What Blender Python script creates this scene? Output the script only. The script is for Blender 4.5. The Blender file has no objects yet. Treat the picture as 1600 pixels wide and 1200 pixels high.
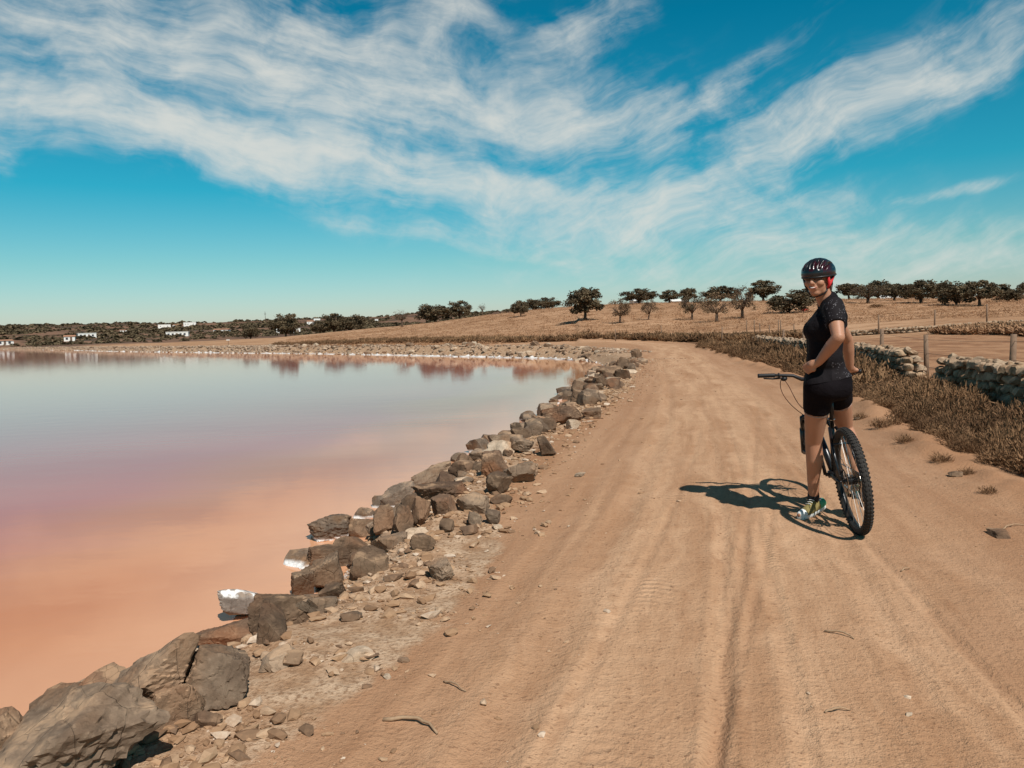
import bpy, bmesh, math, random
import numpy as np
from mathutils import Vector, Matrix, noise as mnoise
R = math.radians
rng = np.random.default_rng(7)
random.seed(7)
SC = bpy.context.scene
COL = SC.collection

# ------------------------------------------------------------------ camera
CAM_H = 1.38
PITCH = math.atan(84.5 / 1209); ROLL = R(1.75)
_f = Vector((0, math.cos(PITCH), -math.sin(PITCH)))
_r0 = Vector((1, 0, 0)); _u0 = Vector((0, math.sin(PITCH), math.cos(PITCH)))
_rc = math.cos(ROLL) * _r0 - math.sin(ROLL) * _u0
_uc = math.sin(ROLL) * _r0 + math.cos(ROLL) * _u0
cam = bpy.data.cameras.new('camera'); camo = bpy.data.objects.new('camera', cam); COL.objects.link(camo)
camo.matrix_world = Matrix(((_rc.x, _uc.x, -_f.x, 0), (_rc.y, _uc.y, -_f.y, 0), (_rc.z, _uc.z, -_f.z, CAM_H), (0, 0, 0, 1)))
cam.sensor_width = 36; cam.lens = 1209 / 1600 * 36; cam.clip_start = .05; cam.clip_end = 20000
SC.camera = camo
SC.view_settings.view_transform = 'Standard'; SC.view_settings.look = 'None'
SC.view_settings.exposure = 0.0; SC.view_settings.gamma = 1
SC.cycles.use_denoising = True
SC.cycles.max_bounces = 5; SC.cycles.transparent_max_bounces = 8

# ------------------------------------------------------------------ node helper
class N:
    """small expression builder for shader nodes"""
    def __init__(s, tree): s.t = tree
    def new(s, typ, **kw):
        n = s.t.nodes.new(typ)
        for k, v in kw.items(): setattr(n, k, v)
        return n
    def put(s, sock, v):
        if hasattr(v, 'is_output'): s.t.links.new(v, sock)
        elif v is not None: sock.default_value = v
    def m(s, op, a, b=None, c=None, clamp=False):
        n = s.new('ShaderNodeMath', operation=op, use_clamp=clamp)
        s.put(n.inputs[0], a); s.put(n.inputs[1], b)
        if c is not None: s.put(n.inputs[2], c)
        return n.outputs[0]
    def add(s, a, b): return s.m('ADD', a, b)
    def sub(s, a, b): return s.m('SUBTRACT', a, b)
    def mul(s, a, b): return s.m('MULTIPLY', a, b)
    def smooth(s, x, lo, hi, a=0., b=1.):
        n = s.new('ShaderNodeMapRange', interpolation_type='SMOOTHSTEP')
        s.put(n.inputs[0], x); s.put(n.inputs[1], lo); s.put(n.inputs[2], hi); s.put(n.inputs[3], a); s.put(n.inputs[4], b)
        return n.outputs[0]
    def xyz(s, v):
        n = s.new('ShaderNodeSeparateXYZ'); s.put(n.inputs[0], v); return n.outputs
    def vec(s, x, y, z=0.):
        n = s.new('ShaderNodeCombineXYZ'); s.put(n.inputs[0], x); s.put(n.inputs[1], y); s.put(n.inputs[2], z); return n.outputs[0]
    def vscale(s, v, sc):
        n = s.new('ShaderNodeVectorMath', operation='MULTIPLY'); s.put(n.inputs[0], v); n.inputs[1].default_value = sc; return n.outputs[0]
    def noise(s, v, scale, detail=4, rough=.55, dist=0., out='Fac'):
        n = s.new('ShaderNodeTexNoise'); s.put(n.inputs['Vector'], v); s.put(n.inputs['Scale'], scale)
        n.inputs['Detail'].default_value = detail; n.inputs['Roughness'].default_value = rough; n.inputs['Distortion'].default_value = dist
        return n.outputs[out]
    def voro(s, v, scale, feature='F1', out='Distance'):
        n = s.new('ShaderNodeTexVoronoi', feature=feature); s.put(n.inputs['Vector'], v); s.put(n.inputs['Scale'], scale); return n.outputs[out]
    def mix(s, f, a, b, mode='MIX'):
        n = s.new('ShaderNodeMix', data_type='RGBA', blend_type=mode)
        s.put(n.inputs[0], f)
        for i, v in ((6, a), (7, b)):
            if isinstance(v, (tuple, list)) and len(v) == 3: v = (*v, 1)
            s.put(n.inputs[i], v)
        return n.outputs[2]
    def ramp(s, f, stops):
        n = s.new('ShaderNodeValToRGB'); s.put(n.inputs[0], f); e = n.color_ramp.elements
        while len(e) < len(stops): e.new(.5)
        for k, (p, c) in zip(e, stops): k.position = p; k.color = (*c, 1)
        return n.outputs[0]
    def attr(s, name, out='Fac'):
        n = s.new('ShaderNodeAttribute', attribute_name=name); return n.outputs[out]
    def bump(s, h, strength=.5, dist=.01, normal=None):
        n = s.new('ShaderNodeBump'); s.put(n.inputs['Height'], h); n.inputs['Strength'].default_value = strength
        n.inputs['Distance'].default_value = dist; s.put(n.inputs['Normal'], normal); return n.outputs[0]

def material(name, build=None, color=(.5, .5, .5), rough=.7, metal=0., spec=.3):
    """procedural material; build(n, bsdf) wires the nodes"""
    mt = bpy.data.materials.new(name); mt.use_nodes = True
    n = N(mt.node_tree); b = mt.node_tree.nodes['Principled BSDF']
    b.inputs['Base Color'].default_value = (*color, 1); b.inputs['Roughness'].default_value = rough
    b.inputs['Metallic'].default_value = metal; b.inputs['Specular IOR Level'].default_value = spec
    if build: build(n, b)
    return mt

def simple(name, color, rough=.6, metal=0., spec=.3, var=.15, scale=30., bump=0.):
    """a colour with a little procedural unevenness"""
    def bd(n, b):
        p = n.new('ShaderNodeTexCoord').outputs['Object']
        f = n.noise(p, scale, 4)
        c0 = tuple(c * (1 - var) for c in color); c1 = tuple(min(1, c * (1 + var)) for c in color)
        n.put(b.inputs['Base Color'], n.mix(f, c0, c1))
        if bump: n.put(b.inputs['Normal'], n.bump(f, .6, bump))
    return material(name, bd, color, rough, metal, spec)

# ------------------------------------------------------------------ sky and sun
SUN_EL, SUN_AZ = 51.0, 156.0          # degrees; azimuth from +Y towards +X
world = bpy.data.worlds.new('World'); SC.world = world; world.use_nodes = True
wt = world.node_tree; wt.nodes.clear(); w = N(wt)
sky = w.new('ShaderNodeTexSky', sky_type='NISHITA', sun_disc=False)
sky.sun_elevation = R(SUN_EL); sky.sun_rotation = R(SUN_AZ); sky.air_density = 1.0; sky.dust_density = .6; sky.ozone_density = 1.5
dirv = w.new('ShaderNodeTexCoord').outputs['Generated']
dx, dy, dz = w.xyz(dirv)
AZ = w.mul(w.m('ARCTAN2', dx, dy), 57.2958)
EL = w.mul(w.m('ARCSINE', dz), 57.2958)
warp = w.noise(w.vec(AZ, EL), .10, 3, .5, 0, 'Color')
wx, wy, wz = w.xyz(warp)
A = w.add(AZ, w.mul(w.sub(wx, .5), 7.0)); E = w.add(EL, w.mul(w.sub(wy, .5), 4.5))
CIRRUS = [  # azimuth, elevation, half length, half width (degrees), slope, density
    (-19.6, 13.0, 18.1, 1.9, -10, 1.0), (-20., 18.3, 20, 4.6, -5, .80), (2.0, 14.7, 8.8, 2.6, -4, 1.0), (-1.4, 10.0, 10.2, 1.4, -12, .9),
    (-6.1, 19.7, 7.1, 2.6, 35, .8), (26.4, 14.3, 9.6, 2.3, 15, .80), (19.7, 13.2, 5.2, 2.2, 12, .68), (8.7, 8.0, 12.3, 2.0, 0, .85),
    (13.3, 14.8, 7.1, 1.2, 29, .7), (5.4, 20.3, 5.2, 1.6, 23, .75), (-4.3, 6.6, 9.3, .7, -11, .5), (22.5, 5.2, 12.8, 1.9, -3, .62),
    (29.3, 7.9, 7.8, .4, -1, .4), (-32.6, 12.1, 1.5, 1.3, -42, .6), (15.4, 3.6, 16.4, 1.5, -3, .5), (14., 9.2, 5., 1.6, 20, .7), (-13.8, 17.2, 2.5, 4.7, -17, .45)]
mask = None
for a0, e0, la, lb, ang, wt_ in CIRRUS:
    ca, sa = math.cos(R(ang)), math.sin(R(ang))
    u = w.sub(A, a0); v = w.sub(E, e0)
    p = w.m('MULTIPLY_ADD', u, ca / la, w.mul(v, sa / la)); q = w.m('MULTIPLY_ADD', u, -sa / lb, w.mul(v, ca / lb))
    d2 = w.m('MULTIPLY_ADD', p, p, w.mul(q, q))
    g = w.mul(w.m('POWER', 2.71828, w.mul(d2, -.8)), wt_)
    mask = g if mask is None else w.m('MAXIMUM', w.m('MULTIPLY_ADD', g, .35, mask), g)
# thinner cirrus over the unseen sky, kept sparse to deepen the shadows
rest = w.smooth(w.noise(w.vec(AZ, w.mul(EL, 2.)), .045, 3, .5), .50, .74)
away = w.m('MAXIMUM', w.smooth(EL, 24., 34.), w.smooth(w.m('ABSOLUTE', AZ), 38., 50.))
mask = w.m('MAXIMUM', mask, w.mul(w.mul(rest, away), w.smooth(EL, 4., 12., 0., .55)))
def fibre(ang, sx, sy, off):
    ca, sa = math.cos(R(ang)), math.sin(R(ang))
    p = w.m('MULTIPLY_ADD', A, ca, w.mul(E, sa)); q = w.m('MULTIPLY_ADD', A, -sa, w.mul(E, ca))
    return w.noise(w.vec(w.mul(p, sx), w.mul(q, sy), off), 1., 7, .67, .15)
fl = fibre(-11, .09, .46, 0.); fr = fibre(20, .11, .56, 4.); fm = w.smooth(A, -7., 9.)
fib = w.add(w.mul(fl, w.sub(1., fm)), w.mul(fr, fm))
puff = w.noise(w.vec(A, w.mul(E, 1.3), 9.), .33, 4, .6)
dens = w.add(mask, w.add(w.mul(w.sub(fib, .5), 1.7), w.mul(w.sub(puff, .5), 1.15)))
dens = w.mul(w.smooth(dens, .0, 1.38), w.smooth(mask, .0, .40))
tint = w.ramp(w.m('DIVIDE', EL, 60., clamp=True), [(0., (.95, .92, 1.03)), (.083, (.50, .90, .87)), (.167, (.10, .86, .88)), (.35, (.008, .74, .80)), (.85, (.32, .29, .31))])  # unseen zenith stop is dimmed and reddened for darker, less teal shadows
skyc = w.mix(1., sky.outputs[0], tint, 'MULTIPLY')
CLOUD = 7.2
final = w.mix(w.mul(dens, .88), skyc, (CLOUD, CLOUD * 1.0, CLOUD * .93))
world.cycles.sampling_method = 'MANUAL'; world.cycles.sample_map_resolution = 256
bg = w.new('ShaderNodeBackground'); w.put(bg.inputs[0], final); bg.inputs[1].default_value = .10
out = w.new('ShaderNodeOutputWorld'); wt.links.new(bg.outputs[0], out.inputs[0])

sun = bpy.data.lights.new('sun', 'SUN'); suno = bpy.data.objects.new('sun', sun); COL.objects.link(suno)
sun.energy = 4.9; sun.angle = R(.53); sun.color = (1., .97, .92)
_sd = Vector((math.sin(R(SUN_AZ)) * math.cos(R(SUN_EL)), math.cos(R(SUN_AZ)) * math.cos(R(SUN_EL)), math.sin(R(SUN_EL))))
suno.rotation_euler = _sd.to_track_quat('Z', 'Y').to_euler()
suno.location = _sd * 60

# ------------------------------------------------------------------ object helpers
def tag(o, label=None, cat=None, group=None, kind=None):
    for k, v in (('label', label), ('category', cat), ('group', group), ('kind', kind)):
        if v: o[k] = v
    return o
def link(name, me, parent=None, mat=None):
    o = bpy.data.objects.new(name, me); COL.objects.link(o)
    if parent is not None: o.parent = parent
    if mat is not None and me is not None and len(me.materials) == 0: me.materials.append(mat)
    return o
def empty(name, loc=(0, 0, 0), rz=0.):
    o = bpy.data.objects.new(name, None); COL.objects.link(o); o.location = loc; o.rotation_euler = (0, 0, rz); o.empty_display_size = .1
    return o
def pymesh(name, verts, faces, smooth=False):
    me = bpy.data.meshes.new(name)
    verts = np.asarray(verts, dtype=np.float32).reshape(-1, 3)
    if isinstance(faces, np.ndarray):
        k = faces.shape[1]; nf = len(faces)
        me.vertices.add(len(verts)); me.vertices.foreach_set('co', verts.ravel())
        me.loops.add(nf * k); me.loops.foreach_set('vertex_index', faces.astype(np.int32).ravel())
        me.polygons.add(nf); me.polygons.foreach_set('loop_start', np.arange(nf, dtype=np.int32) * k)
        me.update(calc_edges=True)
    else:
        me.from_pydata(verts.tolist(), [], faces)
    me.polygons.foreach_set('use_smooth', np.full(len(me.polygons), bool(smooth)))
    me.update()
    return me
def fattr(me, name, arr):
    a = me.attributes.new(name, 'FLOAT', 'POINT'); a.data.foreach_set('value', np.asarray(arr, dtype=np.float32))

class MB:
    """collects simple solids into one mesh"""
    def __init__(s): s.v = []; s.f = []
    def raw(s, vs, fs):
        b = len(s.v); s.v += [tuple(p) for p in vs]; s.f += [tuple(b + i for i in f) for f in fs]; return s
    def tube(s, pts, radii, seg=8, cap=True):
        pts = [Vector(p) for p in pts]
        if not hasattr(radii, '__len__'): radii = [radii] * len(pts)
        rings = []; up = None
        for i, p in enumerate(pts):
            d = (pts[min(i + 1, len(pts) - 1)] - pts[max(i - 1, 0)]).normalized()
            if up is None: up = d.orthogonal().normalized()
            up = (up - d * up.dot(d)).normalized(); sd = d.cross(up)
            rings.append([p + (up * math.cos(a) + sd * math.sin(a)) * radii[i] for a in (2 * math.pi * k / seg for k in range(seg))])
        vs = [q for r in rings for q in r]; fs = []
        for i in range(len(pts) - 1):
            for k in range(seg):
                k2 = (k + 1) % seg
                fs.append((i * seg + k, i * seg + k2, (i + 1) * seg + k2, (i + 1) * seg + k))
        if cap: fs.append(tuple(reversed(range(seg)))); fs.append(tuple((len(pts) - 1) * seg + k for k in range(seg)))
        return s.raw(vs, fs)
    def ring(s, c, axis, r_major, r_minor, seg=48, sec=8, squash=1.):
        c = Vector(c); ax = Vector(axis).normalized(); e1 = ax.orthogonal().normalized(); e2 = ax.cross(e1)
        vs = []; fs = []
        for i in range(seg):
            a = 2 * math.pi * i / seg; rd = e1 * math.cos(a) + e2 * math.sin(a)
            for j in range(sec):
                b = 2 * math.pi * j / sec
                vs.append(c + rd * (r_major + r_minor * math.cos(b)) + ax * (r_minor * squash * math.sin(b)))
        for i in range(seg):
            for j in range(sec):
                i2, j2 = (i + 1) % seg, (j + 1) % sec
                fs.append((i * sec + j, i2 * sec + j, i2 * sec + j2, i * sec + j2))
        return s.raw(vs, fs)
    def box(s, c, half, rot=None):
        c = Vector(c); vs = []
        for x in (-1, 1):
            for y in (-1, 1):
                for z in (-1, 1):
                    p = Vector((x * half[0], y * half[1], z * half[2]))
                    vs.append(c + (rot @ p if rot is not None else p))
        return s.raw(vs, [(0, 1, 3, 2), (4, 6, 7, 5), (0, 4, 5, 1), (2, 3, 7, 6), (0, 2, 6, 4), (1, 5, 7, 3)])
    def ball(s, c, rad, rot=None, seg=16, rings=10):
        c = Vector(c); vs = []; fs = []
        rad = rad if hasattr(rad, '__len__') else (rad,) * 3
        def P(t, a):
            p = Vector((rad[0] * math.sin(t) * math.cos(a), rad[1] * math.sin(t) * math.sin(a), rad[2] * math.cos(t)))
            return c + (rot @ p if rot is not None else p)
        vs.append(P(0, 0))
        for i in range(1, rings):
            for k in range(seg): vs.append(P(math.pi * i / rings, 2 * math.pi * k / seg))
        vs.append(P(math.pi, 0)); last = len(vs) - 1
        for k in range(seg): fs.append((0, 1 + k, 1 + (k + 1) % seg))
        for i in range(rings - 2):
            for k in range(seg):
                a = 1 + i * seg + k; b = 1 + i * seg + (k + 1) % seg
                fs.append((a, a + seg, b + seg, b))
        for k in range(seg): fs.append((last, 1 + (rings - 2) * seg + (k + 1) % seg, 1 + (rings - 2) * seg + k))
        return s.raw(vs, fs)
    def cone(s, p0, r0, p1, r1, seg=18):
        """rounded cone: a limb"""
        p0, p1 = Vector(p0), Vector(p1); d = (p1 - p0).normalized(); pts = []; rr = []
        for t in (90, 60, 30): pts.append(p0 - d * r0 * math.sin(R(t)) * .999); rr.append(max(.0008, r0 * math.cos(R(t))))
        pts += [p0, p1]; rr += [r0, r1]
        for t in (30, 60, 90): pts.append(p1 + d * r1 * math.sin(R(t)) * .999); rr.append(max(.0008, r1 * math.cos(R(t))))
        return s.tube(pts, rr, seg)
    def mesh(s, name, smooth=False): return pymesh(name, s.v, s.f, smooth)
    def build(s, name, mat, parent=None, smooth=False): return link(name, s.mesh(name, smooth), parent, mat)

# ------------------------------------------------------------------ terrain functions
WATER = -.45
def chaikin(p, n=3):
    p = np.array(p, float)
    for _ in range(n):
        q = np.empty((2 * len(p) - 2, 2)); q[0::2] = .75 * p[:-1] + .25 * p[1:]; q[1::2] = .25 * p[:-1] + .75 * p[1:]
        p = np.vstack([p[:1], q, p[-1:]])
    return p
ROAD = chaikin([(-3.2, -12), (-1.4, -5), (.15, 0), (.85, 2.5), (1.55, 5), (2.3, 8), (3.35, 12.5), (4.7, 19), (7.1, 32), (9.7, 47), (10.7, 55), (10.4, 62), (7.5, 68), (1, 74), (-8, 82),
                (-22, 96), (-50, 128), (-84, 172), (-112, 215), (-250, 385)], 2)
SHORE_NEAR = [(-9, -40), (-5.5, -12), (-4.0, -4), (-3.2, 1.2), (-2.75, 3.1), (-2.45, 3.75), (-2.12, 4.0), (-1.85, 4.7), (-1.66, 5.3), (-1.72, 6.4), (-1.42, 7.7), (-1.24, 8.95), (-.62, 11.7), (.6, 16.2),
              (1.5, 21.7), (3.2, 30), (4.3, 38.5), (3.6, 44.5), (1.6, 48.6), (-4.7, 57.7), (-19.3, 78.3), (-45, 109.6), (-77, 150), (-104, 188), (-240, 365)]
SHORE = chaikin(SHORE_NEAR, 1)
LAKE = np.vstack([SHORE, [(-420, 430), (-800, 300), (-800, -60), (-60, -60)]])

def seg_dist(px, py, poly, closed=False):
    """distance to a polyline, signed side and arc length"""
    n = len(poly); best = np.full(px.shape, 1e18); side = np.zeros(px.shape); arc = np.zeros(px.shape); acc = 0.
    for i in range(n if closed else n - 1):
        a = poly[i]; b = poly[(i + 1) % n]; d = b - a; L2 = d @ d
        if L2 < 1e-12: continue
        L = math.sqrt(L2)
        t = np.clip(((px - a[0]) * d[0] + (py - a[1]) * d[1]) / L2, 0, 1)
        ex = px - a[0] - t * d[0]; ey = py - a[1] - t * d[1]; q = ex * ex + ey * ey
        m = q < best
        best = np.where(m, q, best); side = np.where(m, np.sign((px - a[0]) * d[1] - (py - a[1]) * d[0]), side); arc = np.where(m, acc + t * L, arc); acc += L
    return np.sqrt(best), side, arc
def inside(px, py, poly):
    r = np.zeros(px.shape, bool); n = len(poly)
    for i in range(n):
        x0, y0 = poly[i]; x1, y1 = poly[(i + 1) % n]
        if y0 == y1: continue
        c = ((y0 > py) != (y1 > py)) & (px < (x1 - x0) * (py - y0) / (y1 - y0) + x0)
        r ^= c
    return r
def sstep(x, a, b):
    t = np.clip((x - a) / (b - a), 0, 1); return t * t * (3 - 2 * t)
_PERM = np.random.default_rng(3).random((256, 256))
def vnoise(x, y, s=0):
    x = x + s * 17.3; y = y + s * 31.7
    xi = np.floor(x).astype(int); yi = np.floor(y).astype(int); fx = x - xi; fy = y - yi
    fx = fx * fx * (3 - 2 * fx); fy = fy * fy * (3 - 2 * fy)
    g = lambda a, b: _PERM[a & 255, b & 255]
    return (g(xi, yi) * (1 - fx) + g(xi + 1, yi) * fx) * (1 - fy) + (g(xi, yi + 1) * (1 - fx) + g(xi + 1, yi + 1) * fx) * fy - .5
def fbm(x, y, o=4, s=0):
    r = 0; a = 1.
    for i in range(o): r = r + a * vnoise(x * 2 ** i, y * 2 ** i, s + i); a *= .5
    return r
RUTS = [(-1.22, .075, .008), (-.86, .09, .013), (-.24, .045, .008), (.08, .035, .006), (.58, .055, .006), (1.02, .06, .004)]
def fields(x, y):
    x = np.asarray(x, float); y = np.asarray(y, float)
    rd, rs, ra = seg_dist(x, y, ROAD); d = rd * rs                      # + on the right of the road
    sd, _, sa = seg_dist(x, y, SHORE); inn = inside(x, y, LAKE); sd = np.where(inn, sd, -sd)   # + in the lake
    r = np.hypot(x, y)
    hw = np.interp(ra, [0, 35, 60, 80], [1.68, 1.6, 1.35, 1.3])
    return x, y, r, d, ra, sd, hw
def height(x, y, F=None):
    x, y, r, d, ra, sd, hw = F if F is not None else fields(x, y)
    amp = np.clip(r / 25, .15, 1.)
    z = .05 * fbm(x * .35, y * .35, 3, 1) * amp + .012 * fbm(x * 2.1, y * 2.1, 3, 5)
    # ruts and crown of the road, softened with distance
    on = 1 - sstep(np.abs(d), hw - .1, hw + .35)
    rt = 0
    for k, (o, wd, dp) in enumerate(RUTS):
        c = o + .06 * np.sin(ra * .22 + k * 2)
        q = (d - c) / wd
        st = .55 + .9 * np.clip(vnoise(ra * .6, np.full_like(ra, k * 3.1)) + .5, 0, 1)
        rt = rt + dp * st * (-np.exp(-q * q) + .55 * np.exp(-((np.abs(q) - 1.55) / .55) ** 2))
    for (o, sl, s0, wd, dp) in ((-.1, .07, 16., .030, .008), (.75, -.06, 17., .028, .007), (-.7, .04, 15., .03, .006), (.3, .10, 20., .025, .006)):
        q = (d - (o + sl * (ra - s0) + .05 * np.sin(ra * .3 + o * 7))) / wd
        rt = rt + dp * (-np.exp(-q * q) + .5 * np.exp(-((np.abs(q) - 1.6) / .5) ** 2))
    z = z * (1 - .6 * on) + on * rt * (1 - sstep(r, 30, 60))
    # verge: a slight lip right of the road, then the scrub lies a little lower
    z = z + .10 * np.exp(-((d - hw - .45 - .2 * fbm(x * .7, y * .7, 2, 51)) / .28) ** 2) * np.clip(.7 + 1.4 * fbm(x * 1.6, y * 1.6, 3, 52), 0, 2) * (r < 90)
    z = z - .10 * sstep(d, hw + .7, hw + 1.7) * (1 - sstep(d, hw + 4, hw + 8)) * (1 - sstep(ra, 60, 75))
    # gentle rise of the land right of the walls
    z = z + .9 * sstep(d, 5, 28) * sstep(y, 8, 40) * (1 - sstep(ra, 70, 90))
    # hill of the dry field
    az = np.degrees(np.arctan2(x, np.maximum(y, 1e-3)))
    top = np.interp(az, [-60, -24, -17, -8.5, -2, 4.8, 9.5, 22, 33.5, 60], [.6, .7, 1.2, 3.0, 4.9, 5.9, 6.2, 5.4, 4.3, 4.0])
    ramp = np.where(az < 5, sstep(r, np.interp(az, [-30, -10, 5], [170, 85, 62]), np.interp(az, [-30, -10, 5], [240, 190, 170])), sstep(r, 55, 170))
    front = sstep(y, 5, 30)
    z = z + (top * ramp + .35 * fbm(x * .05, y * .05, 3, 9) * sstep(r, 60, 130) * ramp) * front * sstep(-sd, 3, 14)
    # low land and hills far away
    z = z + 5 * sstep(r, 330, 620) * (1 + fbm(x * .004, y * .004, 3, 20)) * sstep(-sd, 5, 60)
    hp = 1 + .22 * fbm(az * .09, r * .0006, 3, 40) + .10 * fbm(az * .5, r * .002, 3, 44)
    z = z + 27 * sstep(r, 620, 1700) * hp * (1 + .10 * fbm(x * .006, y * .006, 3, 30))
    # bank and lake bed
    bank = sstep(sd, -1.25, -.1) * .5 + sstep(sd, -.2, 2.5) * .7
    lump = .09 * fbm(x * 3.3, y * 3.3, 3, 13) * np.exp(-((sd + .8) / .6) ** 2)
    z = z * (1 - sstep(sd, -1.2, 0)) - bank + lump
    # raised rubble shoulder on the far dike
    z = z + .28 * np.exp(-((sd + 1.8) / 1.0) ** 2) * sstep(y, 40, 52)
    return z
def hz(x, y): return float(height(np.array([x]), np.array([y]))[0])

# ------------------------------------------------------------------ ground material
def build_earth(n, b):
    pos = n.new('ShaderNodeNewGeometry').outputs['Position']
    uv = n.new('ShaderNodeUVMap', uv_map='track').outputs[0]
    ud, us, _ = n.xyz(uv)
    n1 = n.noise(pos, .7, 3, .6); n2 = n.noise(pos, 6., 3, .65); n3 = n.noise(pos, 45., 2, .65); n4 = n.noise(pos, 190., 1, .6)
    # packed sand of the road: pale wheel-polished strips and darker loose edges
    sand = n.mix(n.smooth(n1, .35, .68), (.42, .236, .130), (.54, .328, .194))
    streak = n.noise(n.vec(n.add(n.mul(ud, 3.2), n.mul(n1, 2.)), n.mul(us, .16)), 1., 4, .62)
    sand = n.mix(n.smooth(streak, .36, .66), n.mix(.34, sand, (.29, .138, .066)), n.mix(.45, sand, (.64, .40, .24)))
    sand = n.mix(n.smooth(n2, .3, .75, 0., .3), sand, (.31, .155, .077))
    sand = n.mix(n.mul(n.smooth(n3, .60, .70), .6), sand, (.15, .07, .035))
    sand = n.mix(n.mul(n.smooth(n4, .66, .74), .55), sand, (.58, .40, .26))
    line = n.add(.5, n.mul(n.sub(n.noise(n.vec(n.add(n.mul(ud, 10.), n.mul(n1, 1.2)), n.mul(us, .45)), 1., 3, .6), .5), n.smooth(n2, .32, .62, .25, 1.)))
    sand = n.mix(n.smooth(line, .54, .70, 0., .34), sand, (.27, .13, .064)); sand = n.mix(n.smooth(line, .46, .32, 0., .28), sand, (.66, .41, .24))
    edge = n.smooth(n.add(n.m('ABSOLUTE', n.add(ud, .1)), n.mul(n.sub(n1, .5), 1.2)), .55, 1.35)
    sand = n.mix(n.mul(edge, .55), sand, (.33, .172, .093))
    rub = n.mix(n.smooth(n2, .3, .7), (.33, .19, .105), (.52, .36, .235)); rub = n.mix(n.smooth(n3, .45, .7), rub, (.26, .15, .085))
    grs = n.mix(n.smooth(n.noise(pos, .06, 5, .6), .35, .65), (.36, .20, .108), (.48, .285, .165))
    grs = n.mix(n.smooth(n.noise(n.vscale(pos, (.25, 1., 1.)), .55, 6, .7), .42, .68), grs, (.235, .115, .055))
    grs = n.mix(n.smooth(n.noise(n.vscale(pos, (.5, 1., 1.)), 2.6, 5, .7), .5, .72), grs, (.50, .29, .16))
    plw = n.mix(n.smooth(n.noise(n.vscale(pos, (1., .35, 1.)), 1.4, 6, .65), .35, .65), (.23, .112, .058), (.38, .205, .11))
    hil = n.mix(n.smooth(n.noise(pos, .006, 5, .6), .4, .6), (.125, .070, .045), (.21, .115, .07))
    hil = n.mix(n.smooth(n.noise(pos, .03, 4, .6), .5, .62), hil, (.055, .040, .026))
    scr = n.mix(n2, (.11, .055, .03), (.19, .10, .05))
    jit = n.mul(n.sub(n2, .5), .7)
    def msk(a): return n.smooth(n.add(n.attr(a), jit), .35, .65)
    c = n.mix(msk('m_grass'), n.mix(.45, sand, (.32, .165, .085)), grs)
    c = n.mix(msk('m_plow'), c, plw)
    c = n.mix(msk('m_scrub'), c, scr)
    c = n.mix(msk('m_road'), c, sand)
    c = n.mix(msk('m_bank'), c, rub)
    c = n.mix(n.attr('m_hill'), c, hil)
    c = n.mix(n.smooth(n.add(n.attr('m_salt'), n.mul(jit, .5)), .4, .55), c, (.78, .74, .70))
    n.put(b.inputs['Base Color'], c)
    b.inputs['Roughness'].default_value = .95; b.inputs['Specular IOR Level'].default_value = .1
    # tyre tread prints: chevrons along two strips of the road
    pat = n.smooth(n1, .46, .60); tread = None
    for c0, hw_, fr_ in ((-.52, .10, 15.5), (.10, .05, 21.)):
        dd = n.m('ABSOLUTE', n.sub(ud, c0)); strip = n.smooth(dd, hw_, hw_ * .7)
        t = n.mul(n.m('SINE', n.add(n.mul(us, fr_ * 6.2832), n.mul(dd, 28.))), strip); tread = t if tread is None else n.add(tread, t)
    onroad = n.mul(n.smooth(n.attr('m_road'), .6, .95), pat)
    h = n.add(n.mul(tread, n.mul(onroad, .0036)), n.mul(n3, .010)); h = n.add(h, n.mul(n4, .0045)); h = n.add(h, n.mul(n2, .020)); h = n.add(h, n.mul(n.mul(line, n.attr('m_road')), -.010))
    n.put(b.inputs['Normal'], n.bump(h, .9, 1.))
M_EARTH = material('earth', build_earth)

# ------------------------------------------------------------------ one sheet, split into road, bank, ground and hills
def geo(a, b, q): return np.exp(np.arange(math.log(a), math.log(b), math.log(q)))
rads = np.concatenate([[.02, .3, .5, .7, .9, 1.1, 1.3], geo(1.5, 12, 1.0085), geo(12, 100, 1.0125), geo(100, 260, 1.02), geo(260, 7000, 1.035)])
thet = np.radians(np.concatenate([np.arange(-44, 44.01, .19), np.arange(47, 314, 3.)]))
RR, TT = np.meshgrid(rads, thet, indexing='ij')
GX = (RR * np.sin(TT)).ravel(); GY = (RR * np.cos(TT)).ravel()
FF = fields(GX, GY); GZ = height(GX, GY, FF)
_, _, g_r, g_d, g_a, g_sd, g_hw = FF
nr, nt = RR.shape
ii, jj = np.meshgrid(np.arange(nr - 1), np.arange(nt), indexing='ij'); j2 = (jj + 1) % nt
QUADS = np.stack([ii * nt + jj, ii * nt + j2, (ii + 1) * nt + j2, (ii + 1) * nt + jj], -1).reshape(-1, 4)[:, ::-1]
g_az = np.degrees(np.arctan2(GX, np.maximum(GY, 1e-3)))
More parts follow.
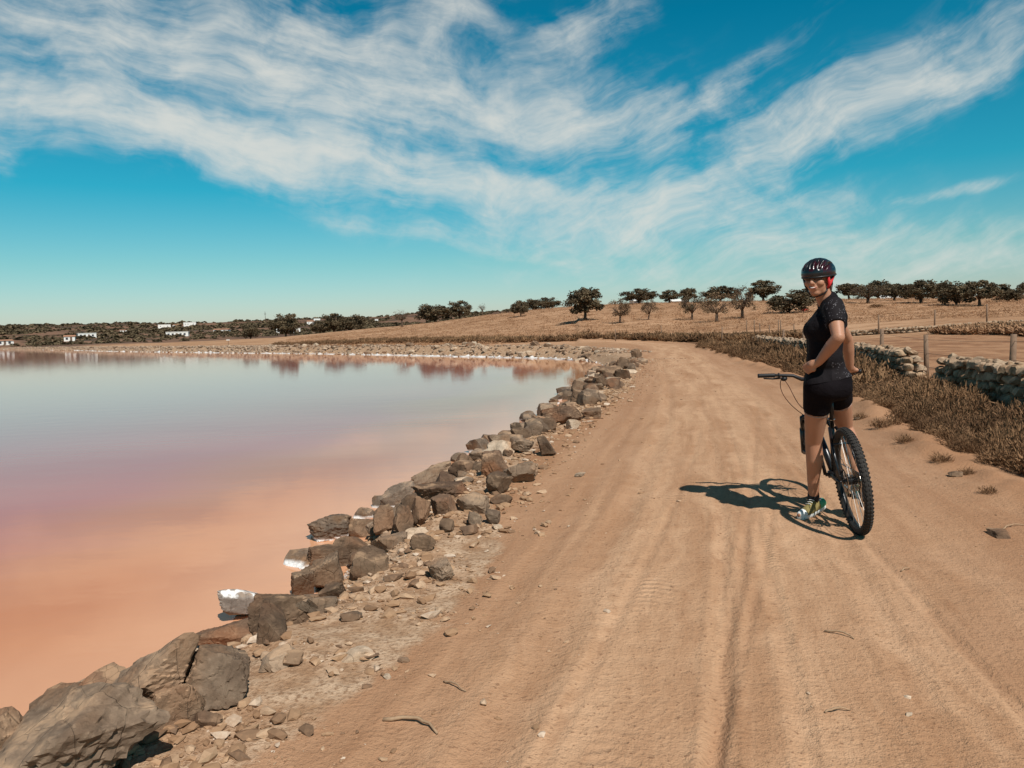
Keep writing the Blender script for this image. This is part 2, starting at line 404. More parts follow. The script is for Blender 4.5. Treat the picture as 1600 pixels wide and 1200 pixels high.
# distance to the dry-stone wall line, used for the masks of the land behind it
WALL = np.array([(6.55, 7.0), (7.15, 10.0), (7.6, 12.2), (8.1, 14.6), (8.65, 16.6), (10.0, 22.5), (11.2, 30.0), (12.4, 39.5)])
wd_, ws_, _ = seg_dist(GX, GY, WALL); g_wall = wd_ * ws_
ATT = {
    'm_road': 1 - sstep(np.abs(g_d + .12 * fbm(GX * .8, GY * .8, 2, 3)), g_hw - .15, g_hw + .55),
    'm_bank': sstep(g_sd + np.interp(GY, [0, 3.8, 5.5, 9, 20, 40], [.5, .5, .05, .0, .4, .7]), -1.75, -1.15) * (1 - sstep(g_d, -g_hw - .1, -g_hw + .5)),
    'm_grass': np.maximum(sstep(g_r, 54, 66) * (g_sd < -2), sstep(g_wall, 11, 14) * (GY > 0)),
    'm_plow': sstep(g_wall, .3, 1.2) * (1 - sstep(g_wall, 11, 13)) * (GY > 2) * (1 - sstep(g_r, 50, 60)),
    'm_scrub': sstep(g_d, g_hw + .6, g_hw + 1.5) * (1 - sstep(g_wall, -.2, .4)) * (1 - sstep(g_r, 60, 70)),
    'm_hill': sstep(g_r, 210, 330) * (g_sd < -3),
    'm_salt': sstep(GZ, WATER - .2, WATER + .005) * (1 - sstep(GZ, WATER + .03, WATER + .08)) * (g_sd > -1.0) * np.where(GY > 40, .9, .45),
}
def submesh(name, sel, smooth=True):
    f = QUADS[sel]; used = np.unique(f); remap = np.full(len(GX), -1); remap[used] = np.arange(len(used))
    me = pymesh(name, np.stack([GX[used], GY[used], GZ[used]], 1), remap[f], smooth)
    for k, v in ATT.items(): fattr(me, k, v[used])
    uvl = me.uv_layers.new(name='track'); li = np.empty(len(me.loops), dtype=np.int32); me.loops.foreach_get('vertex_index', li)
    uvs = np.stack([g_d[used][li], g_a[used][li]], 1).astype(np.float32); uvl.data.foreach_set('uv', uvs.ravel())
    o = link(name, me, None, M_EARTH); o['kind'] = 'structure'; return o
cen = lambda a: a[QUADS].mean(1)
c_d, c_sd, c_r, c_hw = cen(g_d), cen(g_sd), cen(g_r), cen(g_hw)
is_road = (np.abs(c_d) < c_hw + .15) & (c_sd < -.9) & (c_r < 200)
is_bank = (c_sd > -1.7) & ~is_road & (c_r < 330)
is_hill = (c_r > 330)
is_gnd = ~(is_road | is_bank | is_hill)
submesh('dirt_road', is_road); submesh('lake_bank', is_bank); submesh('ground', is_gnd); submesh('hills', is_hill)

# ------------------------------------------------------------------ lake
def build_lake(n, b):
    pos = n.new('ShaderNodeNewGeometry').outputs['Position']
    sh = n.attr('shore')
    nn = n.noise(n.vscale(pos, (.35, 1., 1.)), .28, 4, .55)
    s2 = n.add(sh, n.mul(n.sub(nn, .5), 5.))
    shallow = n.mix(n.smooth(nn, .35, .65), (.50, .182, .070), (.59, .258, .118))
    mid = n.mix(n.smooth(nn, .3, .7), (.46, .142, .092), (.52, .180, .115))
    deep = (.44, .155, .128)
    c = n.mix(n.smooth(s2, 1.8, 4.2), shallow, mid); c = n.mix(n.smooth(s2, 4., 13.), c, deep)
    c = n.mix(n.smooth(n.add(sh, n.mul(n.sub(nn, .5), 1.6)), 1.5, .0, 0., .45), c, (.70, .42, .26))
    n.put(b.inputs['Base Color'], c)
    b.inputs['Roughness'].default_value = .035; b.inputs['IOR'].default_value = 1.33; b.inputs['Specular IOR Level'].default_value = .25
    rp = n.add(n.noise(n.vscale(pos, (.6, 1., 1.)), 2.2, 3, .5), n.mul(n.noise(n.vscale(pos, (.5, 1., 1.)), 11., 2, .5), .25))
    n.put(b.inputs['Normal'], n.bump(rp, .10, .02))
M_LAKE = material('pink_brine', build_lake)
rl = np.concatenate([geo(1.2, 60, 1.04), geo(60, 800, 1.08)]); tl = np.radians(np.arange(-140, 20.1, .8))
R2, T2 = np.meshgrid(rl, tl, indexing='ij'); LX = (R2 * np.sin(T2)).ravel(); LY = (R2 * np.cos(T2)).ravel()
lf = fields(LX, LY); a_, b_ = R2.shape
ii, jj = np.meshgrid(np.arange(a_ - 1), np.arange(b_ - 1), indexing='ij')
LQ = np.stack([ii * b_ + jj, (ii + 1) * b_ + jj, (ii + 1) * b_ + jj + 1, ii * b_ + jj + 1], -1).reshape(-1, 4)
keep = (lf[5][LQ].max(1) > -.9) & (LX[LQ].min(1) > -790)
LQ = LQ[keep]; used = np.unique(LQ); remap = np.full(len(LX), -1); remap[used] = np.arange(len(used))
me = pymesh('lake', np.stack([LX[used], LY[used], np.full(len(used), WATER)], 1), remap[LQ][:, ::-1] if False else remap[LQ], True)
fattr(me, 'shore', lf[5][used])
lake = link('lake', me, None, M_LAKE); lake['kind'] = 'structure'

# ------------------------------------------------------------------ rocks
def ico(sub):
    bm = bmesh.new(); bmesh.ops.create_icosphere(bm, subdivisions=sub, radius=1)
    v = np.array([p.co[:] for p in bm.verts]); f = np.array([[q.index for q in fc.verts] for fc in bm.faces]); bm.free(); return v, f
ICO = {k: ico(k) for k in (1, 2, 3, 4, 5)}
def n3d(p, s): return np.array([mnoise.noise(Vector((a[0] * s, a[1] * s, a[2] * s))) for a in p])
def rock_mesh(name, seed, sub=4, planes=13, dims=(1, 1, 1), rough=.035, sharp=70.):
    """angular block: a polyhedron cut from random planes, edges slightly worn, faces uneven"""
    g = np.random.default_rng(seed); v, f = ICO[sub]
    nrm = g.normal(size=(planes, 3)); nrm /= np.linalg.norm(nrm, axis=1)[:, None]
    base = np.array([(1, 0, 0), (-1, 0, 0), (0, 1, 0), (0, -1, 0), (0, 0, 1), (0, 0, -1.)]) + g.normal(size=(6, 3)) * .30
    base /= np.linalg.norm(base, axis=1)[:, None]
    chip = g.normal(size=(8, 3)); chip /= np.linalg.norm(chip, axis=1)[:, None]
    nrm = np.vstack([base, nrm, chip]); dist = np.concatenate([g.uniform(.45, .85, 6), g.uniform(.62, 1.0, planes), g.uniform(.84, 1.02, 8)])
    c = np.maximum(v @ nrm.T, 1e-3) / dist
    r = 1 / (np.sum(c ** sharp, 1) ** (1 / sharp))
    p = v * r[:, None]
    off = g.uniform(-40, 40, 3); q = p + off
    lay = g.normal(size=3); lay /= np.linalg.norm(lay)                       # bedding planes break the faces into small steps
    st = (p @ lay) * g.uniform(4, 7) + n3d(q, 1.3) * 1.2; saw = st - np.floor(st)
    d = n3d(q, 1.6) * rough * 2.2 + (1 - np.abs(n3d(q, 3.3)) * 2) * rough * .9 + n3d(q, 6.5) * rough * .7 + (saw ** 3 - .25) * rough * .9
    if sub >= 4: d += n3d(q * np.array([1, 1, 2.2]), 13.) * rough * .55
    if sub >= 5: d += n3d(q, 27.) * rough * .35
    p = p * (1 + d)[:, None]
    p = p / np.abs(p).max(0)
    p = p * np.array(dims) / 2
    me = pymesh(name, p, f)
    if hasattr(me, 'set_sharp_from_angle'):
        me.polygons.foreach_set('use_smooth', np.ones(len(me.polygons), bool)); me.set_sharp_from_angle(angle=R(24))
    return me
def rock_mat(name, c0, c1, rust, salt=False, sfrac=.0, cap=False):
    def bd(n, b):
        g = n.new('ShaderNodeNewGeometry'); pos = g.outputs['Position']
        rn = n.new('ShaderNodeObjectInfo').outputs['Random']
        po = n.new('ShaderNodeTexCoord').outputs['Object']
        a = n.noise(pos, 5., 5, .6); f = n.noise(pos, 38., 4, .65)
        c = n.mix(n.smooth(a, .35, .65), c0, c1)
        c = n.mix(n.mul(n.smooth(n.noise(pos, 3.1, 3, .5), .48, .66), .75), c, rust)
        c = n.mix(n.smooth(f, .52, .75, 0., .55), c, tuple(x * .45 for x in c0))
        c = n.mix(n.smooth(f, .48, .25, 0., .35), c, tuple(min(1, x * 1.6) for x in c1))
        hs = n.new('ShaderNodeHueSaturation'); n.put(hs.inputs['Color'], c); n.put(hs.inputs['Value'], n.add(.60, n.mul(rn, .62))); c = hs.outputs[0]
        # sandy dust caught on upward faces
        nz = n.xyz(g.outputs['Normal'])[2]
        c = n.mix(n.mul(n.smooth(nz, .55, .95), n.smooth(a, .5, .62, .0, .55)), c, (.46, .29, .17))
        crack = n.smooth(n.voro(n.vscale(po, (1., 1., .45)), 5.5, 'DISTANCE_TO_EDGE'), .0, .018)
        z = n.xyz(pos)[2]
        if salt:
            k = n.smooth(n.add(z, n.mul(n.sub(a, .5), .10)), WATER + .045 + sfrac, WATER + .012 + sfrac)
            c = n.mix(k, c, (.80, .77, .73))
            if cap: c = n.mix(n.mul(n.smooth(nz, .35, .75), n.smooth(n.noise(pos, 9., 3), .5, .58)), c, (.80, .77, .73))
        n.put(b.inputs['Base Color'], c)
        h = n.add(n.mul(a, .03), n.mul(f, .012)); h = n.add(h, n.mul(crack, .006))
        n.put(b.inputs['Normal'], n.bump(h, .8, .6))
    return material(name, bd, rough=.85, spec=.2)
M_ROCK = {
    'grey': rock_mat('grey_rock', (.165, .108, .070), (.285, .198, .132), (.26, .15, .085)),
    'brown': rock_mat('brown_rock', (.125, .077, .047), (.235, .148, .09), (.21, .11, .06)),
    'rust': rock_mat('rust_rock', (.135, .080, .050), (.25, .152, .092), (.28, .13, .065)),
    'pale': rock_mat('pale_rock', (.38, .27, .18), (.55, .42, .30), (.42, .25, .14)),
    'salt': rock_mat('salted_rock', (.12, .085, .06), (.22, .16, .115), (.22, .12, .06), True),
    'crust': rock_mat('salt_crusted_rock', (.16, .125, .10), (.27, .22, .18), (.30, .24, .2), True, .0, True),
}
def cam_hit(px, py, z0=None):
    """ground point seen at a spot of the photograph (used to read positions off the picture)"""
    d = _f + _rc * ((px - 800) / 1209) + _uc * ((600 - py) / 1209)
    if z0 is not None:
        t = (z0 - CAM_H) / d.z; return d.x * t, d.y * t
    ts = np.exp(np.linspace(math.log(1.5), math.log(3000), 1600))
    X = d.x * ts; Y = d.y * ts; Z = CAM_H + d.z * ts - height(X, Y)
    k = int(np.argmax(Z < 0)) or len(ts) - 1
    return float(X[k]), float(Y[k])

# boulders read off the photograph: x0, x1, top, base (pixels), kind, label
BOULDERS = [
    (15, 245, 1078, 1262, 'grey', 'big pointed grey-tan slab rock, the largest and first of the bank, cracked down its face', 5),
    (-40, 62, 1128, 1250, 'brown', 'dark brown angular rock wedged against the big pointed slab rock', 5),
    (178, 305, 1010, 1140, 'grey', 'tall rounded grey boulder beside the pink water, left half of the cracked pair', 5),
    (292, 410, 1016, 1120, 'grey', 'broad layered grey boulder with a cracked face, right half of the cracked pair', 5),
    (234, 322, 1078, 1145, 'brown', 'tilted brown slab lying in front of the cracked pair of boulders', 5),
    (274, 392, 986, 1035, 'rust', 'rusty flat rock behind the cracked pair of boulders at the water', 5),
    (388, 492, 950, 1008, 'brown', 'brown flat-topped rock overhanging a dark hollow next to the salt-crusted rock', 5),
    (350, 442, 918, 972, 'crust', 'rock standing in the pink water with a thick white salt crust', 5),
    (409, 470, 1015, 1048, 'grey', 'small grey block in the hollow under the flat-topped brown rock', 4),
    (465, 522, 930, 955, 'grey', 'low flat grey rock at the end of the flat-topped brown rock', 4),
    (484, 553, 804, 848, 'salt', 'dark oblong rock at the water with a white salted foot', 5),
    (544, 582, 810, 842, 'brown', '', 4), (579, 618, 800, 846, 'brown', '', 4), (521, 579, 843, 880, 'brown', '', 4), (474, 546, 857, 892, 'brown', '', 5),
    (457, 494, 888, 940, 'grey', '', 5), (490, 538, 872, 930, 'grey', '', 5), (590, 621, 836, 864, 'grey', '', 4),
    (596, 648, 754, 800, 'salt', 'tall pale grey wedge of rock at the water with a white salted foot', 5),
    (640, 709, 731, 765, 'grey', '', 4), (645, 733, 750, 788, 'rust', 'wide rusty-red slab on top of the bank pile', 5), (671, 714, 774, 812, 'rust', '', 4), (645, 670, 782, 831, 'brown', '', 4),
    (617, 647, 793, 857, 'brown', '', 4), (716, 765, 776, 806, 'grey', '', 4), (757, 801, 740, 778, 'brown', '', 4), (785, 840, 724, 759, 'grey', '', 4),
    (709, 741, 710, 730, 'brown', '', 4), (733, 765, 698, 722, 'salt', '', 4), (739, 797, 707, 750, 'rust', '', 4), (761, 818, 678, 711, 'grey', '', 4), (797, 834, 682, 711, 'grey', '', 4),
    (840, 866, 684, 716, 'brown', '', 4), (817, 848, 662, 684, 'grey', '', 4), (844, 906, 634, 668, 'rust', 'large dark reddish rock with a white block at its foot', 5), (845, 872, 652, 677, 'brown', '', 4),
    (883, 906, 656, 672, 'pale', 'small whitish block at the foot of the dark reddish rock', 4), (864, 894, 603, 618, 'salt', '', 4), (894, 921, 594, 617, 'brown', '', 4), (890, 921, 611, 636, 'brown', '', 4),
    (919, 948, 588, 612, 'brown', '', 4), (946, 974, 590, 610, 'rust', '', 3), (937, 969, 568, 591, 'brown', '', 4), (911, 943, 637, 656, 'brown', '', 4),
    (669, 709, 877, 911, 'grey', 'lone square grey rock lying apart on the gravel by the road', 5), (729, 752, 799, 825, 'grey', '', 4), (757, 782, 799, 821, 'grey', '', 4), (767, 799, 774, 789, 'brown', '', 3),
    (688, 711, 812, 834, 'brown', '', 3), (643, 681, 838, 866, 'brown', '', 4), (577, 598, 862, 894, 'grey', '', 3), (544, 579, 864, 887, 'rust', '', 3), (720, 746, 819, 838, 'rust', '', 3),
    (500, 545, 925, 952, 'brown', '', 4), (440, 475, 1020, 1045, 'brown', '', 3), (300, 345, 1120, 1142, 'rust', '', 3), (960, 985, 560, 580, 'brown', '', 3), (985, 1002, 545, 560, 'brown', '', 3),
]
KINDWORD = {'grey': 'grey', 'brown': 'brown', 'rust': 'rusty', 'pale': 'whitish', 'salt': 'salt-footed', 'crust': 'salt-crusted'}
rocks_xy = []; loose = []; rock_objs = []; dike = []
def put_rock(name, me, mat, x, y, z, rz, tilt, label, group, scale=1.):
    o = link(name, me, None); o.location = (x, y, z); o.rotation_euler = (tilt[0], tilt[1], rz); o.scale = (scale,) * 3 if not hasattr(scale, '__len__') else scale
    if len(me.materials) == 0: me.materials.append(M_ROCK[mat])
    if me.materials[0] != M_ROCK[mat]: o.material_slots[0].link = 'OBJECT'; o.material_slots[0].material = M_ROCK[mat]
    tag(o, label, 'rock', group); return o
GR_NEAR = 'rocks piled along the lake bank'
for i, (x0, x1, yt, yb, kd, lab, sub) in enumerate(BOULDERS):
    cx = (x0 + x1) / 2; zg = -.30
    for _ in range(5):                      # depth of the foot on the sloping bank
        X, Y = cam_hit(cx, yb - .08 * (yb - yt), zg); zg = max(hz(X, Y), WATER)
    W_ = (x1 - x0) / 1209 * Y; H_ = (yb - yt) / 1209 * Y
    D_ = .5 * (W_ + H_) * (.8 + .4 * rng.random())
    Y2 = Y + D_ * .38; X2 = X * Y2 / Y
    zc = zg + H_ * (.34 if kd in ('crust', 'salt') else .40)
    if i < 7: W_ *= 1.1; H_ *= 1.06
    me = rock_mesh('rock', 100 + i, sub, 3 + i % 5, (W_ * 1.14, D_ * 1.1, H_ * 1.12), .02 if kd == 'crust' else .045 + .025 * rng.random())
    o = put_rock('rock', me, kd, X2, Y2, zc, rng.uniform(-.15, .15) - math.atan2(X2, Y2), rng.uniform(-.08, .08, 2) if lab else rng.uniform(-.32, .32, 2), lab or 'angular %s rock in the pile between the dirt road and the pink lake' % KINDWORD[kd], None if lab else GR_NEAR)
    rock_objs.append(o)
    if not lab: loose.append((o, 'large', kd))
    rocks_xy.append((X2, Y2, max(W_, D_) / 2))

# more rocks filling the pile, then along the curved shore and the far dike
PROTO = {s: [rock_mesh('rock_shape', 500 + 20 * s + k, s, 4 + k % 4, (1, .65 + .05 * k, .42 + .06 * k), .05) for k in range(9)] for s in (2, 3)}
pts = SHORE[1:]; cum = np.concatenate([[0], np.cumsum(np.linalg.norm(np.diff(SHORE, axis=0), axis=1))])
def shore_at(s):
    x = np.interp(s, cum, SHORE[:, 0]); y = np.interp(s, cum, SHORE[:, 1]); e = .05
    tx = np.interp(s + e, cum, SHORE[:, 0]) - x; ty = np.interp(s + e, cum, SHORE[:, 1]) - y; L = math.hypot(tx, ty) or 1
    return x, y, ty / L, -tx / L            # point and landward normal (to the right of travel)
s_start = np.interp(1.5, SHORE[:20, 1], cum[:20]); n_fill = 0
s = s_start
def try_rock(s, offs, size, group, labels, far, dense=.75):
    global n_fill
    x, y, nx, ny = shore_at(s); X = x + nx * offs; Y = y + ny * offs
    for (a, b, r_) in rocks_xy:
        if (a - X) ** 2 + (b - Y) ** 2 < (dense * (r_ + size / 2)) ** 2: return False
    kd = ['brown', 'grey', 'rust', 'brown', 'grey', 'pale'][int(rng.integers(0, 6))]
    if far and rng.random() < .45: kd = 'pale'
    if offs < .12 and not far and rng.random() < .6: kd = 'salt'
    me = PROTO[2 if far else 3][int(rng.integers(0, 9))]
    sc = size * np.array([1, rng.uniform(.8, 1.1), rng.uniform(.8, 1.2)])
    z = max(hz(X, Y), WATER - .02) + sc[2] * .62 * .16
    o = put_rock('rock', me, kd, X, Y, z, rng.uniform(0, 6.3), rng.uniform(-.25, .25, 2), labels % KINDWORD[kd], group, sc)
    if far: dike.append((o, kd))
    else: loose.append((o, 'small', kd))
    rocks_xy.append((X, Y, size / 2)); n_fill += 1; return True
for _ in range(2200):
    if n_fill > 230: break
    s = s_start + (np.interp(44, SHORE[:32, 1], cum[:32]) - s_start) * rng.random() ** 1.15
    yy = shore_at(s)[1]
    try_rock(s, rng.uniform(-.1, .95 + .035 * yy), rng.uniform(.12, .30) * (1 + yy * .035), 'filler rocks of the lake bank', 'smaller loose %s rock filling the pile along the lake bank', False, .5)
n_fill = 0; s_far = cum[np.argmin(np.hypot(SHORE[:, 0] - 2, SHORE[:, 1] - 48.4))] - 5
for _ in range(1500):
    if n_fill > 62: break
    s = s_far + 62 * rng.random() ** 1.35
    try_rock(s, rng.uniform(.0, 2.3), rng.uniform(.4, .85), 'rocks of the far dike', '%s rock in the rubble dike on the far side of the lake', True, .55)
# the dike beyond: rocks too small to pick apart
def scatter_mesh(name, P, S, protos, mat, kind='stuff', parent=None, yaw=True):
    """many small solids baked into one mesh"""
    VV, FF_, SHD = [], [], []; off = 0; n = len(P); pick = rng.integers(0, len(protos), n)
    for k, (pv, pf) in enumerate(protos):
        idx = np.where(pick == k)[0]
        if not len(idx): continue
        a = rng.uniform(0, 6.28, len(idx)); t = rng.uniform(-.5, .5, len(idx)); ca, sa = np.cos(a), np.sin(a)
        v = pv[None] * S[idx][:, None, :]
        y1 = v[..., 1] * np.cos(t)[:, None] - v[..., 2] * np.sin(t)[:, None]; z1 = v[..., 1] * np.sin(t)[:, None] + v[..., 2] * np.cos(t)[:, None]
        x2 = v[..., 0] * ca[:, None] - y1 * sa[:, None]; y2 = v[..., 0] * sa[:, None] + y1 * ca[:, None]
        v = np.stack([x2, y2, z1], -1) + P[idx][:, None, :]
        SHD.append(np.repeat(rng.random(len(idx)), len(pv)))
        VV.append(v.reshape(-1, 3)); FF_.append((pf[None] + (np.arange(len(idx)) * len(pv))[:, None, None]).reshape(-1, pf.shape[1]) + off); off += len(idx) * len(pv)
    me = pymesh(name, np.vstack(VV), np.vstack(FF_)); fattr(me, 'shade', np.concatenate(SHD)); o = link(name, me, parent, mat)
    if kind: o['kind'] = kind
    return o
def stone_proto(seed, sub=1):
    g = np.random.default_rng(seed); v, f = ICO[sub]; v = v * (1 + g.uniform(-.4, .25, len(v)))[:, None] * np.array([1.0, g.uniform(.6, .95), g.uniform(.45, .8)]) * .55; return v, f
STONES = [stone_proto(900 + k) for k in range(10)]
def mat_gravel(n, b):
    pos = n.new('ShaderNodeNewGeometry').outputs['Position']
    c = n.ramp(n.attr('shade'), [(0., (.15, .092, .058)), (.18, (.27, .155, .085)), (.6, (.40, .25, .145)), (.88, (.47, .32, .205)), (1., (.58, .46, .35))])
    c = n.mix(n.smooth(n.noise(pos, 60., 2), .4, .65, 0., .35), c, (.30, .17, .095))
    n.put(b.inputs['Base Color'], c)
M_GRAVEL = material('rubble_stone', mat_gravel, rough=.9, spec=.1)
sf = s_far - 3 + np.concatenate([rng.random(1500) * 75, 60 + rng.random(2600) ** 1.3 * 430]); of = rng.uniform(-.1, 3.4, len(sf))
PP = []
for s_, o_ in zip(sf, of):
    x, y, nx, ny = shore_at(s_); PP.append((x + nx * o_, y + ny * o_))
PP = np.array(PP); PZ = np.maximum(height(PP[:, 0], PP[:, 1]), WATER)
SZ = rng.uniform(.2, .6, len(PP)) * np.clip(np.hypot(PP[:, 0], PP[:, 1]) / 90, .6, 1.6)
M_DIKE = rock_mat('dike_rock', (.20, .125, .08), (.46, .34, .24), (.14, .085, .055))
o = scatter_mesh('dike_rubble', np.column_stack([PP, PZ + SZ * .1]), SZ[:, None] * np.array([1, .9, .75]), STONES, M_DIKE)
tag(o, 'low rubble dike of small pale and brown stones around the far shore', 'rubble')
# white salt crust at the waterline of the far shore
vs, fs = [], []; q_ = 0
for s_ in np.arange(s_far + 1, s_far + 190, .6):
    x, y, nx, ny = shore_at(s_); w0 = -.04 - .22 * rng.random() ** 2; w1 = .05 + .12 * rng.random()
    vs += [(x + nx * w0, y + ny * w0, WATER - .03), (x + nx * w0 * .8, y + ny * w0 * .8, WATER + .035 + .03 * rng.random()), (x + nx * w1, y + ny * w1, WATER + .04 + .03 * rng.random()), (x + nx * (w1 + .1), y + ny * (w1 + .1), WATER - .05)]
    if q_: b0 = (q_ - 1) * 4; fs += [(b0 + k, b0 + k + 1, b0 + k + 5, b0 + k + 4) for k in range(3)]
    q_ += 1
o = link('salt_crust', pymesh('salt_crust', vs, fs), None, simple('salt', (.80, .77, .73), .8, var=.1, scale=3)); o['kind'] = 'stuff'; tag(o, 'thin white line of dried salt along the waterline of the far dike', 'salt')
# loose gravel and chips on the near bank
N0 = 26000
yy = 2.0 + 42 * rng.random(N0) ** 2.1
sv = np.interp(yy, SHORE[:32, 1], cum[:32]); PP = np.array([(lambda q, o_: (q[0] + q[2] * o_, q[1] + q[3] * o_))(shore_at(s_), (.2 + 1.2 * abs(rng.normal(0, .6)) + .25 * rng.random()) * wb) for s_, wb in zip(sv, np.interp(yy, [2, 3.8, 5.5, 9, 20, 40], [1.35, 1.35, 1.0, 1.0, 1.25, 1.5]))])
PZ = height(PP[:, 0], PP[:, 1]); SZ = .008 + .085 * rng.random(N0) ** 6.5 + .0022 * PP[:, 1]
SZ *= np.where(fields(PP[:, 0], PP[:, 1])[5] < -1.75 - .3 * rng.random(N0), .42, 1.)
o = scatter_mesh('bank_gravel', np.column_stack([PP, PZ + SZ * .12]), SZ[:, None] * np.array([1.1, .9, .65]), STONES, M_GRAVEL)
tag(o, 'loose pale gravel and stone chips between the bank rocks and the road', 'gravel')
N0 = 1500
yy = 1.8 + 22 * rng.random(N0) ** 1.8; ds = np.where(rng.random(N0) < .35, rng.uniform(-1.7, 2.6, N0), rng.normal(2.1, .5, N0))
rx = np.interp(yy, ROAD[:, 1][:34], ROAD[:, 0][:34]); PP = np.column_stack([rx + ds, yy]); PZ = height(PP[:, 0], PP[:, 1]); SZ = .004 + .018 * rng.random(N0) ** 5
o = scatter_mesh('road_pebbles', np.column_stack([PP, PZ + SZ * .15]), SZ[:, None] * np.array([1.1, .9, .7]), STONES, M_GRAVEL)
tag(o, 'tiny pebbles and crumbs scattered over the dirt road and verge', 'pebbles')
# single stones on the road that stand out
for px, py, wpx, kd, lab in ((905, 744, 22, 'pale', 'flat white stone lying alone on the dirt road'), (778, 827, 20, 'pale', 'white stone chip at the road edge below the rock pile'), (840, 835, 16, 'pale', 'pale thin stone flake on the road near the rock pile'),
                             (632, 1034, 20, 'grey', 'small blue-grey stone on the sandy road edge'), (606, 1060, 18, 'pale', 'whitish stone beside the small blue-grey stone'), (560, 1028, 60, 'pale', 'pale knobbly stone at the gravel edge of the road'),
                             (548, 968, 40, 'grey', 'flat grey stone set in the gravel of the bank'), (1340, 655, 14, 'pale', 'pale stone under the shrub edge behind the bicycle'), (1420, 1118, 14, 'pale', 'pale chip pressed into the sandy road'),
                             (1418, 1090, 12, 'pale', 'thin pale flake on the sandy road'), (1495, 745, 26, 'brown', 'brown clod on the sandy verge by the shrubs'), (1560, 838, 40, 'brown', 'brown clod by the twigs on the verge')):
    X, Y = cam_hit(px, py); w_ = wpx / 1209 * Y
    me = rock_mesh('stone', int(px), 3, 9, (w_, w_ * .8, w_ * .42), .05)
    put_rock('stone', me, kd, X, Y, hz(X, Y) + w_ * .10, rng.uniform(0, 6), (0, 0), lab, None)
# labels: rocks without a look of their own are told apart by their rank from a rock that has one
ORD = ['first', 'second', 'third', 'fourth', 'fifth', 'sixth', 'seventh', 'eighth', 'ninth', 'tenth', 'eleventh', 'twelfth', 'thirteenth', 'fourteenth', 'fifteenth', 'sixteenth', 'seventeenth', 'eighteenth', 'nineteenth', 'twentieth', 'twenty-first', 'twenty-second', 'twenty-third', 'twenty-fourth']
MARKS = [('the big pointed slab rock', 0), ('the cracked pair of boulders', 2), ('the salt-crusted rock', 7), ('the dark oblong salted rock', 10), ('the pale salted wedge rock', 18), ('the wide rusty-red slab', 20), ('the lone square grey rock', 44), ('the dark reddish rock', 34)]
MXY = [(nm, rock_objs[i].location.x, rock_objs[i].location.y) for nm, i in MARKS] + [('the inner corner of the shore', 4.3, 39.0), ('the shore bend below the road', 2.4, 26.0)]
buckets = {}
for o_, size, kd in loose:
    k_ = min(range(len(MXY)), key=lambda q: (MXY[q][1] - o_.location.x) ** 2 + (MXY[q][2] - o_.location.y) ** 2)
    d_ = math.hypot(MXY[k_][1] - o_.location.x, MXY[k_][2] - o_.location.y); buckets.setdefault((k_, kd, size), []).append((d_, o_))
for (k_, kd, size), L_ in buckets.items():
    L_.sort(key=lambda t: t[0])
    for r_, (_, o_) in enumerate(L_):
        if r_ < 24: o_['label'] = '%s %s %s rock of the bank counted from %s' % (ORD[r_], size, KINDWORD[kd], MXY[k_][0])
        else: o_['label'] = '%s %s rock in the bank pile far from %s' % (size, KINDWORD[kd], MXY[k_][0])
fb = {}
for o_, kd in dike: fb.setdefault(kd, []).append((math.hypot(o_.location.x - 4.3, o_.location.y - 39), o_))
for kd, L_ in fb.items():
    L_.sort(key=lambda t: t[0])
    for r_, (_, o_) in enumerate(L_[:24]): o_['label'] = '%s %s rock of the far dike from the inner corner of the shore' % (ORD[r_], KINDWORD[kd])
# twigs
M_TWIG = simple('dry_twig', (.34, .22, .13), .85, var=.3, scale=60)
def twig(px0, py0, px1, py1, r, lab, bend=.04):
    a = Vector((*cam_hit(px0, py0), 0)); b_ = Vector((*cam_hit(px1, py1), 0)); n_ = 9; P = []
    sd = Vector((-(b_ - a).y, (b_ - a).x, 0)).normalized(); rs = random.Random(px0)
    for k in range(n_):
        t = k / (n_ - 1); p = a.lerp(b_, t) + sd * (bend * math.sin(math.pi * t) + rs.uniform(-.006, .006)); p.z = hz(p.x, p.y) + r * .7 + .012 * math.sin(math.pi * t); P.append(p)
    o = MB().tube(P, [r * (1.1 - .6 * k / n_) for k in range(n_)], 7).build('twig', M_TWIG, None, True)
    tag(o, lab, 'twig')
twig(598, 1128, 684, 1148, .007, 'pale bent twig lying on the sandy road edge', .05)
twig(1288, 990, 1335, 1000, .005, 'thin dark twig on the road below the bicycle', .015)
twig(1290, 1116, 1330, 1112, .004, 'thin pale straw lying on the road', .008)
twig(1408, 895, 1422, 890, .004, 'short crooked twig on the sand right of the wheel track', .004)
twig(692, 1068, 728, 1082, .004, 'short dark twig in the rut left of the road', .006)
twig(1568, 828, 1600, 822, .005, 'twig beside the brown clod on the verge', .02)

